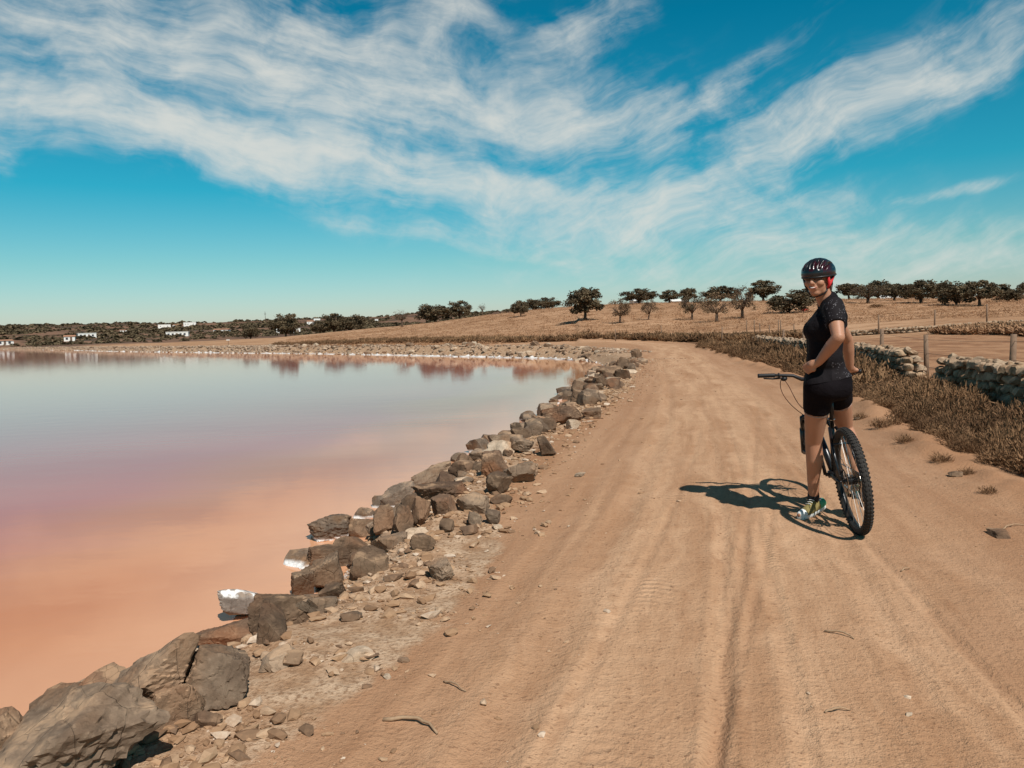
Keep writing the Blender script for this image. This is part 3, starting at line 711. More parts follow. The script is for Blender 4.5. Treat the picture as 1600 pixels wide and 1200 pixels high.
# ------------------------------------------------------------------ plants
def leaf_mat(name, c0, c1, trans=.15):
    def bd(n, b):
        sh = n.attr('shade')
        c = n.mix(sh, c0, c1); n.put(b.inputs['Base Color'], c)
        b.inputs['Roughness'].default_value = .75; b.inputs['Specular IOR Level'].default_value = .15
    return material(name, bd)
M_LEAF = {'dark': leaf_mat('evergreen_leaf', (.050, .036, .020), (.150, .108, .060)), 'olive': leaf_mat('olive_leaf', (.055, .040, .023), (.165, .120, .068)),
          'brown': leaf_mat('dry_leaf', (.075, .046, .026), (.19, .12, .066))}
M_BARK = simple('bark', (.10, .062, .04), .9, var=.35, scale=8, bump=.02)
def leaf_quads(P, size, g, flat=.0):
    n = len(P); a = g.normal(size=(n, 3)); a /= np.linalg.norm(a, axis=1)[:, None]
    b = g.normal(size=(n, 3)); b -= a * (a * b).sum(1)[:, None]; b /= np.linalg.norm(b, axis=1)[:, None]
    s = size * g.uniform(.6, 1.3, n)[:, None]
    v = np.stack([P - a * s * .5, P + b * s * .34, P + a * s * .5, P - b * s * .34], 1).reshape(-1, 3)
    return v, np.arange(4 * n).reshape(-1, 4)
def make_tree(seed, h=4.5, w=4.6, kind='dark', clumps=26, leaves=75, trunk_h=.28, lean=.0, sparse=False):
    """trunk with limbs and a crown of leaf clumps; origin at the foot; returns (trunk mesh, crown mesh)"""
    g = np.random.default_rng(seed); mb = MB(); th = h * trunk_h
    top = Vector((lean * h * .4, 0, th)); r0 = h * .042
    mb.tube([(0, 0, -.15), (.02 * h, 0, th * .35), top], [r0 * 1.5, r0 * 1.05, r0 * .85], 8)
    tips = []; nl = 7 if not sparse else 9
    for k in range(nl):
        a = 6.283 * (k + g.uniform(-.3, .3)) / nl; rad = w * .5 * g.uniform(.45, .85); zz = th + (h - th) * g.uniform(.3, .8)
        p1 = top + Vector((math.cos(a) * rad * .4, math.sin(a) * rad * .4, (zz - th) * .5)); p2 = top + Vector((math.cos(a) * rad, math.sin(a) * rad, zz - th))
        mb.tube([top, p1, p2], [r0 * .55, r0 * .34, r0 * .1], 5); tips.append((p1, p2))
        for q in range(3 if sparse else 1):
            e = p2 + Vector(g.normal(size=3)) * w * .13; e.z = min(max(e.z, th), h)
            mb.tube([p1.lerp(p2, .5 + .15 * q), e], [r0 * .16, r0 * .05], 4)
            if sparse:
                for _ in range(5):
                    st = p1.lerp(p2, .3 + .7 * g.random()); en = st + Vector(g.normal(size=3)) * w * .12 + Vector((0, 0, .05 * h)); mb.tube([st, en], [r0 * .07, r0 * .03], 3, False)
    trunk = mb.mesh('trunk', True)
    C = []
    while len(C) < clumps:
        p = g.uniform(-1, 1, 3); q = np.linalg.norm(p)
        if q > 1 or q < .35: continue
        if p[2] < -.82: continue
        C.append((p[0] * w * .5 * (1 + .12 * g.normal()), p[1] * w * .5, th * .75 + (h - th * .75) * (.5 + .47 * p[2])))
    C = np.array(C); C[:, 0] += lean * h * .4 * .8
    P = []; SHd = []
    for c in C:
        rr = w * g.uniform(.085, .15); m = int(leaves * g.uniform(.6, 1.4)); d = g.normal(size=(m, 3)); d /= np.linalg.norm(d, axis=1)[:, None]
        P.append(c + d * (rr * g.random(m)[:, None] ** .45) * np.array([1.15, 1.15, .85])); SHd.append(np.clip(g.uniform(.1, .9) + g.normal(0, .18, m), 0, 1))
    P = np.vstack(P); v, f = leaf_quads(P, .30 if not sparse else .2, g); me = pymesh('crown', v, f); fattr(me, 'shade', np.repeat(np.concatenate(SHd), 4))
    trunk.materials.append(M_BARK); me.materials.append(M_LEAF[kind]); return trunk, me
TREES = {
    'round': [make_tree(11, 4.5, 4.7, 'dark', 52, 90, .24), make_tree(12, 4.5, 5.0, 'dark', 56, 90, .2), make_tree(13, 4.5, 4.4, 'olive', 50, 90, .24)],
    'bush': [make_tree(21, 4.5, 5.0, 'dark', 60, 90, .08), make_tree(22, 4.5, 5.4, 'olive', 62, 90, .08)],
    'thin': [make_tree(31, 4.5, 4.8, 'brown', 30, 55, .28, .1, True), make_tree(32, 4.5, 4.4, 'brown', 26, 60, .25, -.08, True), make_tree(33, 4.5, 4.6, 'olive', 30, 60, .26, .12, True)],
    'bare': [make_tree(41, 4.5, 3.8, 'brown', 18, 14, .35, .05, True)],
}
GT = {'round': 'dark_tree', 'bush': 'bushy_tree', 'thin': 'sparse_tree', 'bare': 'bare_tree'}
def place_tree(kind, v, x, y, hgt, wid, label, group, rz):
    t = empty(GT[kind], (x, y, hz(x, y) - .05), rz); t.scale = (wid * rt_.uniform(.98, 1.2), wid * rt_.uniform(.9, 1.2), hgt * rt_.uniform(.95, 1.05))
    tr, cr = TREES[kind][v % len(TREES[kind])]
    link('trunk', tr, t); link('crown', cr, t); tag(t, label, 'tree', group); return t
# x, foot, top, width in the photograph; distance along the view when the foot is hidden behind the rise
TREE_SPOTS = [
    ('round', 0, 915, 501, 452, 50, None, 'round dark tree standing alone on the open slope of the dry field', None),
    ('thin', 0, 969, 505, 466, 40, None, 'small forked sparse tree beside the lone round dark tree', None),
    ('round', 1, 998, 482, 450, 40, 150, 'dark tree rising behind the gap next to the small forked tree', None),
    ('thin', 1, 1014, 500, 462, 26, None, 'slim sparse tree with a thin pale trunk in the dry field', None),
    ('round', 2, 1046, 486, 454, 34, 150, 'dark tree with a short leaning trunk in front of the white houses', None),
    ('thin', 2, 1081, 500, 458, 34, None, 'sparse tree with a stout dark stump-like trunk in the field', None),
    ('round', 0, 1076, 482, 451, 30, 160, 'dark tree behind the stout-trunked sparse tree', None),
    ('thin', 0, 1120, 503, 458, 44, None, 'sparse brown tree with a straight pale trunk in the field', None),
    ('round', 1, 1126, 484, 447, 46, 150, 'dark tree crown behind the straight-trunked sparse tree', None),
    ('thin', 1, 1160, 498, 446, 50, None, 'sparse brown tree with a forked leaning trunk next to the tall dark tree', None),
    ('round', 2, 1192, 472, 437, 46, 150, 'tallest dark tree on the skyline behind the leaning forked tree', None),
    ('bush', 1, 1232, 489, 458, 60, None, 'wide low dark tree with its own shadow beside the cyclist', None),
    ('bush', 0, 1262, 484, 450, 46, 140, 'bushy dark tree behind the shoulder of the cyclist', None),
    ('round', 0, 1326, 470, 443, 34, 150, '', 'skyline'), ('thin', 2, 1356, 474, 443, 44, None, '', 'skyline'), ('round', 1, 1372, 468, 439, 40, 165, '', 'skyline'), ('round', 2, 1398, 470, 442, 34, None, '', 'skyline'),
    ('round', 0, 1420, 468, 445, 30, 170, '', 'skyline'), ('round', 1, 1438, 474, 437, 42, None, '', 'skyline'), ('thin', 0, 1468, 470, 443, 34, None, '', 'skyline'),
    ('bush', 1, 1494, 477, 439, 50, None, 'broad bushy tree with foliage down to the ground on the right of the field', None), ('round', 2, 1530, 478, 440, 44, None, '', 'skyline'), ('bush', 0, 1552, 472, 443, 36, 150, '', 'skyline'), ('bush', 1, 1576, 471, 450, 36, None, '', 'skyline'),
    ('round', 1, 1606, 468, 437, 26, 130, 'tree at the very edge of the row beyond the gap', None), ('round', 0, 1650, 470, 440, 40, 140, '', 'skyline'),
    ('round', 1, 814, 495, 469, 22, None, 'small sparse-topped tree at the end of the clipped tree clump', None), ('bush', 1, 836, 487, 467, 34, 170, 'flat-topped tree clump on the crest of the dry hill', None), ('bush', 0, 858, 486, 465, 28, 172, 'flat-topped tree joined to the clump on the crest', None),
    ('bare', 0, 754, 491, 473, 16, None, 'tiny bare tree alone on the hill crest', None),
    ('bush', 0, 718, 499, 469, 32, 175, 'upright dark bushy tree on the left end of the hill crest', None), ('bush', 1, 679, 502, 475, 46, 175, 'wide dark bushy tree beside the upright one on the crest', None),
    ('bare', 0, 629, 511, 482, 28, None, 'bare thin-crowned tree on the low end of the slope', None),
    ('bush', 0, 447, 524, 491, 40, 210, 'round dark tree above the small white farm buildings', None), ('bush', 1, 391, 527, 505, 22, 230, 'dark tree next to the round tree near the farm', None),
    ('bush', 0, 522, 517, 490, 32, 215, 'dark thick tree behind the low slope by the white hamlet', None), ('bush', 1, 548, 516, 492, 34, 215, 'dark thick tree merging with its neighbour behind the low slope', None), ('bush', 0, 500, 519, 500, 24, 225, 'small dark tree at the edge of the pair behind the low slope', None),
]
rt_ = random.Random(5); sky_k = -1
for kind, v, px, yb, yt, wpx, dist, lab, grp in TREE_SPOTS:
    if dist is None: X, Y = cam_hit(px, yb)
    else:
        d = _f + _rc * ((px - 800) / 1209) + _uc * ((600 - yb) / 1209); X, Y = d.x * dist, d.y * dist
    dep = Y
    if math.hypot(X, Y) > 320 and dist is None: X, Y = X * 170 / Y, 170.; dep = 170.
    zt = CAM_H + (_f + _rc * ((px - 800) / 1209) + _uc * ((600 - yt) / 1209)).z * dep
    hh = max(1.6, zt - hz(X, Y)); ww = wpx / 1209 * dep
    sky_k += not lab
    native = 4.5 if lab else 3.9
    place_tree(kind, v, X, Y, hh / 4.5, ww / native, lab or '%s dark tree from the cyclist in the skyline row' % ORD[sky_k], 'trees in the skyline row' if not lab else None, rt_.uniform(0, 6.3))

# scrub: low dry shrubs between the road and the wall (one mass)
def shrub_proto(seed, n, size, leaf, wide=.10):
    g = np.random.default_rng(seed); a = g.uniform(0, 6.283, n); t = np.arccos(g.uniform(.15, 1, n)); r = g.random(n) ** .4
    d = np.stack([np.sin(t) * np.cos(a), np.sin(t) * np.sin(a), np.cos(t) * .8], 1)
    P = d * r[:, None] * size * (1 + .25 * np.sin(3 * a + seed))[:, None]
    # each sprig is a thin upright blade leaning outward
    ax = d * .7 + np.array([0, 0, .45]) + g.normal(0, .55, (n, 3)); ax /= np.linalg.norm(ax, axis=1)[:, None]
    sd = np.cross(ax, g.normal(size=(n, 3))); sd /= np.linalg.norm(sd, axis=1)[:, None]
    L = leaf * g.uniform(.6, 1.5, n)[:, None]; wv = L * wide
    v = np.stack([P - sd * wv, P + sd * wv, P + ax * L + sd * wv * .3, P + ax * L - sd * wv * .3], 1).reshape(-1, 3)
    return v, np.arange(4 * n).reshape(-1, 4), g.uniform(0, 1, n)
def scatter_shrubs(name, P, S, protos, mat):
    VV, FF_, SH = [], [], []; off = 0; pick = rng.integers(0, len(protos), len(P))
    for k, (pv, pf, ps) in enumerate(protos):
        idx = np.where(pick == k)[0]
        if not len(idx): continue
        a = rng.uniform(0, 6.28, len(idx)); ca, sa = np.cos(a)[:, None], np.sin(a)[:, None]
        v = pv[None] * S[idx][:, None, :]
        v = np.stack([v[..., 0] * ca - v[..., 1] * sa, v[..., 0] * sa + v[..., 1] * ca, v[..., 2]], -1) + P[idx][:, None, :]
        VV.append(v.reshape(-1, 3)); FF_.append((pf[None] + (np.arange(len(idx)) * len(pv))[:, None, None]).reshape(-1, 4) + off); off += len(idx) * len(pv)
        base = np.clip(.5 + 1.1 * fbm(P[idx, 0] * .55, P[idx, 1] * .55, 2, 33) + rng.normal(0, .14, len(idx)), 0, 1)[:, None]; SH.append(np.repeat(np.clip(base * .6 + ps[None] * .5 - .05, 0, 1).ravel(), 4))
    me = pymesh(name, np.vstack(VV), np.vstack(FF_)); fattr(me, 'shade', np.concatenate(SH)); o = link(name, me, None, mat); o['kind'] = 'stuff'; return o
M_SCRUB = leaf_mat('dry_scrub', (.085, .042, .020), (.30, .165, .082)); M_STRAW = leaf_mat('straw', (.23, .12, .062), (.42, .235, .125))
WL = lambda y: np.interp(y, WALL[:, 1], WALL[:, 0])
def road_x(y): return np.interp(y, ROAD[:, 1][:36], ROAD[:, 0][:36])
def scrub_edge(y): return np.interp(y, [3, 5.8, 8.1, 11.8, 17, 23.3, 43.6, 60], [3.6, 4.05, 4.5, 5.45, 6.45, 7.8, 10.6, 13.5])
P = []
cy = 3.5 + 44 * rng.random(6000) ** 1.55; cx = scrub_edge(cy) + (WL(cy) - .15 - scrub_edge(cy)) * rng.random(6000); cn = fbm(cx * .9, cy * .9, 2, 60)
for x, y, nz in zip(cx, cy, cn):
    ed = x - scrub_edge(y)
    if ed < .7 and nz < .15 - ed * .7: continue
    if nz < -.42: continue
    P.append((x, y))
    if len(P) >= 1750: break
P = np.array(P); Z = height(P[:, 0], P[:, 1]); near = P[:, 1] < 15
S = rng.uniform(.65, 1.25, len(P))[:, None] * np.array([1, 1, 1.]); S[:, 2] *= rng.uniform(.7, 1.25, len(P))
ed = P[:, 0] - scrub_edge(P[:, 1]); S *= np.clip(.6 + .5 * (WL(P[:, 1]) - P[:, 0]), .6, 1.)[:, None]; S[:, 2] *= np.clip(1 + 1.3 * fbm(P[:, 0] * .8, P[:, 1] * .8, 2, 35), .55, 1.5); S *= np.clip(.45 + ed * .5, .45, 1.05)[:, None]
pn = [shrub_proto(60 + k, 1050, .30, .045, .13) for k in range(5)]; pf_ = [shrub_proto(70 + k, 330, .36, .075, .17) for k in range(4)]
def cat_scrub():
    a = scatter_shrubs('low_scrub', np.column_stack([P[near], Z[near]]), S[near], pn, M_SCRUB); tag(a, 'dense dry brown scrub covering the ground between the road and the stone wall', 'scrub')
    b = scatter_shrubs('distant_scrub', np.column_stack([P[~near], Z[~near]]), S[~near] * 1.15, pf_, M_SCRUB); tag(b, 'brown scrub thinning out along the road towards its bend', 'scrub')
cat_scrub()
# dry tufts on the verge, each one a plant
tp = [shrub_proto(80 + k, 420, .11, .036, .07) for k in range(3)]; tm = []
for k, (v, f, s_) in enumerate(tp):
    m_ = pymesh('tuft', v, f); fattr(m_, 'shade', np.repeat(s_, 4)); m_.materials.append(M_SCRUB); tm.append(m_)
for k, (px, py, sc) in enumerate(((1345, 655, .9), (1376, 668, 1.2), (1396, 664, 1.0), (1414, 692, .9), (1470, 722, .9), (1512, 742, .6), (1545, 770, .6))):
    X, Y = cam_hit(px, py); o = link('dry_tuft', tm[k % 3]); o.location = (X, Y, hz(X, Y) - .01); o.scale = (sc,) * 3; o.rotation_euler = (0, 0, k * 1.3)
    tag(o, '%s small dry tuft from the bicycle on the sandy verge' % ORD[k], 'tuft', 'tufts on the verge')
# dry grass: fringe at the foot of the field, strip behind the wall, dike top
def grass_strip(name, pts, hgt, label, mat, sp):
    pts = np.array(pts); z = height(pts[:, 0], pts[:, 1]); S = np.column_stack([np.full(len(pts), 1.), np.full(len(pts), 1.), rng.uniform(.6, 1.2, len(pts)) * hgt])
    o = scatter_shrubs(name, np.column_stack([pts, z]), S, sp, mat); tag(o, label, 'grass')
gp = [shrub_proto(90 + k, 70, .5, .20, .2) for k in range(4)]
pts = []
for _ in range(2600):
    t = rng.random(); a = R(-17 + 38 * t); rr = np.interp(t, [0, .45, .62, 1.], [118, 76, 66, 56]) * (1 + abs(rng.normal(0, .05)))
    pts.append((rr * math.sin(a), rr * math.cos(a)))
pts = np.array(pts); pts = pts[seg_dist(pts[:, 0], pts[:, 1], ROAD)[0] > 1.9]
grass_strip('field_fringe', pts, .9, 'dark dry weeds fringing the foot of the field beyond the dike', M_SCRUB, gp)
pts = []
for _ in range(2200):
    y = rng.uniform(22, 46); x = WL(y) + rng.uniform(10.5, 13.5) + (y - 22) * .1; pts.append((x, y))
grass_strip('straw_strip', pts, .7, 'pale straw strip along the whitish field wall', M_STRAW, gp)
pts = []
for _ in range(9000):
    a = R(rng.uniform(-16, 34)); rr = rng.uniform(75, 165); x, y = rr * math.sin(a), rr * math.cos(a)
    if WL(min(y, 39)) + 16 < x or y > 72: pts.append((x, y))
gq = [shrub_proto(95 + k, 14, .6, .22) for k in range(4)]
grass_strip('field_stubble', pts, .5, 'short golden stubble of the dry field on the hill', M_STRAW, gq)
# woods on the far hills, one mass
ca_ = np.radians(rng.uniform(-42, 16, 26000)); cr_ = 260 + 1500 * rng.random(26000) ** 1.1; cx, cy = cr_ * np.sin(ca_), cr_ * np.cos(ca_)
sel = fbm(cx * .008, cy * .008, 3, 77) + .5 * fbm(cx * .03, cy * .03, 2, 79) > .03; pts = np.column_stack([cx, cy])[sel][:6000]
ff = fields(pts[:, 0], pts[:, 1]); ok = ff[5] < -8; pts = pts[ok]; z = height(pts[:, 0], pts[:, 1])
def blob(seed):
    g = np.random.default_rng(seed); n = 26; d = g.normal(size=(n, 3)); d /= np.linalg.norm(d, axis=1)[:, None]; d[:, 2] = np.abs(d[:, 2]); v, f = leaf_quads(d * .42, .55, g); return v, f, g.uniform(0, 1, n)
ps = (1.3 + 3.6 * rng.random(len(pts)) ** 2) * np.clip(np.hypot(pts[:, 0], pts[:, 1]) / 700, .55, 1.5)
o = scatter_shrubs('hillside_woods', np.column_stack([pts, z]), np.column_stack([ps * 1.5, ps * 1.5, ps]), [blob(k) for k in range(5)], M_LEAF['dark'])
tag(o, 'dark scrub woods covering the far hills beyond the lake', 'woods')

# ------------------------------------------------------------------ dry-stone walls
def wall_stone_mat(n, b):
    pos = n.new('ShaderNodeNewGeometry').outputs['Position']; rn = n.new('ShaderNodeObjectInfo').outputs['Random']
    a = n.noise(pos, 7., 4, .6); f = n.noise(pos, 40., 3, .6)
    c = n.mix(n.smooth(a, .35, .65), (.19, .100, .052), (.42, .28, .17)); c = n.mix(n.smooth(f, .55, .75, 0., .6), c, (.14, .095, .065))
    c = n.mix(n.mul(rn, .35), c, (.48, .38, .28)); n.put(b.inputs['Base Color'], c); n.put(b.inputs['Normal'], n.bump(n.add(n.mul(a, .5), n.mul(f, .2)), .7, .03))
M_WALL = material('limestone', wall_stone_mat, rough=.9, spec=.1)
WSTONE = []
for k in range(10):
    m_ = rock_mesh('stone', 700 + k, 2, 2 + k % 3, (1, 1, 1), .05); m_.materials.append(M_WALL); WSTONE.append(m_)
WRAW = [(np.array([v.co[:] for v in m_.vertices]), np.array([p.vertices[:] for p in m_.polygons])) for m_ in WSTONE]
def polyline_at(P, s):
    d = np.concatenate([[0], np.cumsum(np.linalg.norm(np.diff(P, axis=0), axis=1))]); x = np.interp(s, d, P[:, 0]); y = np.interp(s, d, P[:, 1])
    k = min(max(np.searchsorted(d, s) - 1, 0), len(P) - 2); t = (P[k + 1] - P[k]) / np.linalg.norm(P[k + 1] - P[k]); return x, y, t, d[-1]
def stone_wall(P, H, label, limit=300, ends=(.6, .6), step=.21, thick=.44, courses=5):
    P = np.array(P, float); x, y, t, L = polyline_at(P, 0.); root = empty('dry_stone_wall', (x, y, hz(x, y))); org = Vector(root.location); tag(root, label, 'wall')
    items = []; ch = H / courses; s = 0.
    core_v, core_f = [], []
    ss = np.arange(0, L + .01, .5); prof = lambda s: min(1., .35 + s / max(ends[0], .01) * .65, .35 + (L - s) / max(ends[1], .01) * .65) * (1 + .10 * float(vnoise(np.array([s * .55]), np.array([P[0, 0]]), 5)[0]) * 2)
    for q in range(courses):
        s = rng.uniform(0, step)
        while s < L:
            l = step * rng.uniform(.7, 1.5); sm = s + l / 2; s += l
            if (q + 1) / courses > prof(sm) + .12: continue
            x, y, t, _ = polyline_at(P, min(sm, L)); nx, ny = t[1], -t[0]; g = hz(x, y)
            for side in ((-1, 1) if q < courses - 1 else (-1, 1, 0)):
                if side == 0 and rng.random() < .4: continue
                ofs = side * thick * .27 + rng.uniform(-.03, .03); w_ = thick * (.52 if side else .4)
                items.append((x + nx * ofs, y + ny * ofs, g + ch * (q + .5) + rng.uniform(-.015, .03) + (.05 if side == 0 else 0), math.atan2(t[1], t[0]) + rng.uniform(-.12, .12), l * 1.06, w_ * 1.1, ch * rng.uniform(.95, 1.25)))
    items.sort(key=lambda i: math.hypot(i[0], i[1]))
    mb = MB()
    for a in np.arange(0, L - .3, .5):
        b_ = min(a + .5, L - .2); xa, ya, ta, _ = polyline_at(P, a + .15); xb, yb, tb, _ = polyline_at(P, b_); hh = H * min(prof(a), prof(b_)) * .82
        vs = [];
        for (xx, yy, tt) in ((xa, ya, ta), (xb, yb, tb)):
            for sg in (-1, 1):
                for zz in (-.1, hh): vs.append((xx + tt[1] * sg * thick * .3 - org.x, yy - tt[0] * sg * thick * .3 - org.y, hz(xx, yy) + zz - org.z))
        mb.raw(vs, [(0, 1, 5, 4), (2, 6, 7, 3), (1, 3, 7, 5), (0, 2, 3, 1), (4, 5, 7, 6)])
    mb.build('rubble_core', M_WALL, root)
    for k, (x, y, z, rz, l, w_, h_) in enumerate(items[:limit]):
        o = link('stone', WSTONE[int(rng.integers(0, 10))], root); o.location = (x - org.x, y - org.y, z - org.z); o.rotation_euler = (rng.uniform(-.1, .1), rng.uniform(-.1, .1), rz); o.scale = (l, w_, h_)
    rest = items[limit:]
    if rest:
        VV, FF_ = [], []; off = 0
        for (x, y, z, rz, l, w_, h_) in rest:
            v, f = WRAW[int(rng.integers(0, 10))]; v = v * np.array([l, w_, h_]); c, s_ = math.cos(rz), math.sin(rz)
            v = np.column_stack([v[:, 0] * c - v[:, 1] * s_ + x - org.x, v[:, 0] * s_ + v[:, 1] * c + y - org.y, v[:, 2] + z - org.z]); VV.append(v); FF_.append(f + off); off += len(v)
        o = link('far_stones', pymesh('far_stones', np.vstack(VV), np.vstack(FF_)), root, M_WALL); o['kind'] = 'stuff'
    return root
stone_wall([(6.95, 9.0), (7.15, 10.0), (7.6, 12.2), (8.05, 14.4)], .74, 'short dry-stone wall right of the gap, behind the scrub, with a pale capping', 300, (.1, .5))
stone_wall([(8.6, 16.3), (10.0, 22.5), (11.2, 30.0), (12.4, 39.5)], .76, 'long dry-stone wall running behind the cyclist, its end crumbling at the gap', 300, (1.1, .6))
a = cam_hit(1316, 526); b_ = cam_hit(1420, 520); c_ = cam_hit(1540, 512); d_ = cam_hit(1680, 505)
stone_wall([a, b_, c_, d_], .34, 'low whitish rubble wall across the field beyond the straw strip', 0, (.6, .2), .26, .6, 2)
a = cam_hit(1214, 527); b_ = cam_hit(1252, 526); c_ = cam_hit(1300, 527)
stone_wall([a, b_, c_], .35, 'pale stub of stone wall by the cluster of fence posts', 0, (.4, .4), .35, .5, 2)
for k in range(7):      # fallen stones in the gap
    f_ = rng.random(); x, y = 8.1 + .5 * f_ + rng.uniform(-.3, .3), 14.6 + 1.7 * f_
    o = link('fallen_stone', WSTONE[k], None); s_ = rng.uniform(.14, .26); o.location = (x, y, hz(x, y) + s_ * .25); o.scale = (s_, s_ * .8, s_ * .6); o.rotation_euler = (.2, .1, k)
    tag(o, 'fallen pale stone lying in the gap between the two stone walls', 'stone', 'stones fallen in the wall gap')

# ------------------------------------------------------------------ fences
M_POST = simple('weathered_wood', (.20, .125, .08), .9, var=.35, scale=12, bump=.01)
M_WIRE = simple('fence_wire', (.12, .085, .065), .6, .6, var=.1)
def fence(spots, hs, r, label, strands=3):
    P = [Vector((x, y, hz(x, y))) for x, y in spots]; root = empty('wire_fence', P[0]); tag(root, label, 'fence'); tops = []
    for p, h in zip(P, hs):
        q = p - P[0]; lean = Vector((rng.uniform(-.04, .04), rng.uniform(-.04, .04), 0)) * h
        MB().tube([q + Vector((0, 0, -.2)), q + lean * .5 + Vector((0, 0, h * .5)), q + lean + Vector((0, 0, h))], [r, r * .95, r * .85], 9).build('post', M_POST, root, True); tops.append((q, lean, h))
    for k in range(strands):
        mb = MB(); t = .35 + .55 * k / max(1, strands - 1); pts = []
        for i, (q, ln, h) in enumerate(tops):
            cur = q + ln * t + Vector((0, 0, h * t))
            if pts:
                pv = pts[-1]; pts.append(pv.lerp(cur, .5) - Vector((0, 0, .02)))
            pts.append(cur)
        mb.tube(pts, .004 if r > .03 else .006, 4, False); mb.build('wire', M_WIRE, root)
    return root
fence([(7.6, 8.2), (8.35, 12.9), (9.25, 17.2), (9.95, 20.8), (11.2, 26.5), (12.1, 32), (13.0, 37)], [1.15, 1.16, 1.1, 1.2, 1.15, 1.1, 1.1], .055, 'wire fence of round wooden posts behind the dry-stone walls')
fence([cam_hit(1373, 523), cam_hit(1460, 515), cam_hit(1542, 509), cam_hit(1625, 504)], [1.3, 1.3, 1.4, 1.4], .055, 'far wire fence standing along the whitish rubble wall')
fence([cam_hit(1128, 539), cam_hit(1167, 522), cam_hit(1179, 522), cam_hit(1188, 524), cam_hit(1202, 525), cam_hit(1216, 525), cam_hit(1220, 526), cam_hit(1241, 527)], [1.2, 1.2, 1.2, 1.0, .9, 1.3, 1.3, 1.0], .045, 'leaning cluster of thin fence posts where the scrub ends', 2)
fence([cam_hit(962, 533), cam_hit(1034, 531)], [1.0, 1.2], .04, 'pair of thin stakes in the weeds at the road bend', 1)

# ------------------------------------------------------------------ far buildings and small marks
M_WHITE = simple('whitewash', (.74, .70, .64), .8, var=.06, scale=2); M_TILE = simple('roof_tile', (.34, .17, .10), .85, var=.25, scale=2); M_DARKWIN = simple('window_glass', (.05, .05, .06), .2)
M_DOOR = simple('painted_door', (.16, .10, .07), .7)
def house(x0, x1, yt, yb, label, roof='flat', wins=3, group=None):
    px = (x0 + x1) / 2; X, Y = cam_hit(px, yb); W_ = max(3.5, (x1 - x0) / 1209 * Y); H_ = max(2.6, (yb - yt) / 1209 * Y); D_ = min(W_, 9) * .8
    t = empty('house', (X, Y, hz(X, Y) - .3), -math.atan2(X, Y) + rng.uniform(-.3, .3)); tag(t, label, 'house', group); h = H_ * (1 if roof == 'flat' else .72) + .3
    wl = MB().box((0, 0, h / 2), (W_ / 2, D_ / 2, h / 2)).build('wall', M_WHITE, t)
    if roof == 'flat':
        MB().box((0, 0, h + .12), (W_ / 2 + .15, D_ / 2 + .15, .12)).build('roof', M_WHITE, t)
    else:
        e = .3; rh = H_ * .28; a, b = W_ / 2 + e, D_ / 2 + e
        MB().raw([(-a, -b, h + .01), (a, -b, h + .01), (a, b, h + .01), (-a, b, h + .01), (-a, 0, h + rh), (a, 0, h + rh)], [(0, 1, 5, 4), (2, 3, 4, 5), (0, 4, 3), (1, 2, 5), (0, 3, 2, 1)]).build('roof', M_TILE, t)
    for k in range(wins):
        xx = -W_ / 2 + W_ * (k + .7) / (wins + .6)
        if k == wins // 2: MB().box((xx, -D_ / 2, 1.3), (.5, .05, 1.)).build('door', M_DOOR, t)
        else: MB().box((xx, -D_ / 2, h * .58), (.55, .05, .55)).build('window', M_DARKWIN, t)
HS = [((-6, 17, 531, 539), 'low white house at the water level on the far shore, apart from the rest', 'gable', 3), ((102, 117, 524, 533), 'tall white house front among brown plots on the far shore', 'gable', 2), ((123, 148, 524.5, 528), 'long low white building beside the tall white house front', 'flat', 4),
      ((188, 198, 515, 519), 'tiny white house alone halfway up the far hill', 'gable', 2), ((248, 266, 507.5, 513), 'white house on the skyline of the far hill, first of the row', 'flat', 3), ((271, 280, 507, 511), 'small white house in the middle of the skyline row', 'gable', 2),
      ((288, 306, 504, 510), 'broad white house ending the skyline row', 'flat', 4), ((262, 294, 520.5, 526), 'long white farm building below the skyline row', 'flat', 5), ((336, 358, 513.5, 520), 'white house with a pitched roof right of the long farm building', 'gable', 3),
      ((433, 441, 517, 521), 'tiny white shed left of the round dark tree', 'flat', 2), ((452, 460, 516, 521), 'small white shed under the round dark tree', 'flat', 2), ((461, 467, 517, 521.5), 'smallest white shed right under the round dark tree', 'flat', 2),
      ((480, 491, 501, 507), 'white hamlet house lowest beside the thick trees', 'gable', 2), ((490, 500, 498, 504), 'white hamlet house on the top', 'flat', 2), ((499, 507, 506, 511), 'small white hamlet house at the foot', 'flat', 2), ((586, 591, 499, 504), 'tiny white house on the hill behind the bare tree', 'flat', 1)]
for (bx_, lab, rf, wn) in HS: house(*bx_, lab, rf, wn)
def near_house(px, w_, dist, ytop, label, roof):
    d = _f + _rc * ((px - 800) / 1209) + _uc * ((600 - ytop) / 1209); X, Y = d.x * dist, d.y * dist; zt = CAM_H + d.z * dist; W_ = w_ / 1209 * Y; g = hz(X, Y); h = max(2.2, zt - g)
    t = empty('house', (X, Y, g - .2), -math.atan2(X, Y) + .2); tag(t, label, 'house'); hb = h * .7 + .2
    MB().box((0, 0, hb / 2), (W_ / 2, 3, hb / 2)).build('wall', M_WHITE, t)
    MB().raw([(-W_ / 2 - .2, -3.3, hb + .01), (W_ / 2 + .2, -3.3, hb + .01), (W_ / 2 + .2, 3.3, hb + .01), (-W_ / 2 - .2, 3.3, hb + .01), (-W_ / 2 - .2, 0, hb + h * .3), (W_ / 2 + .2, 0, hb + h * .3)], [(0, 1, 5, 4), (2, 3, 4, 5), (0, 4, 3), (1, 2, 5), (0, 3, 2, 1)]).build('roof', roof, t)
    for k in (-.25, .25): MB().box((k * W_, -3, hb * .6), (.45, .05, .5)).build('window', M_DARKWIN, t)
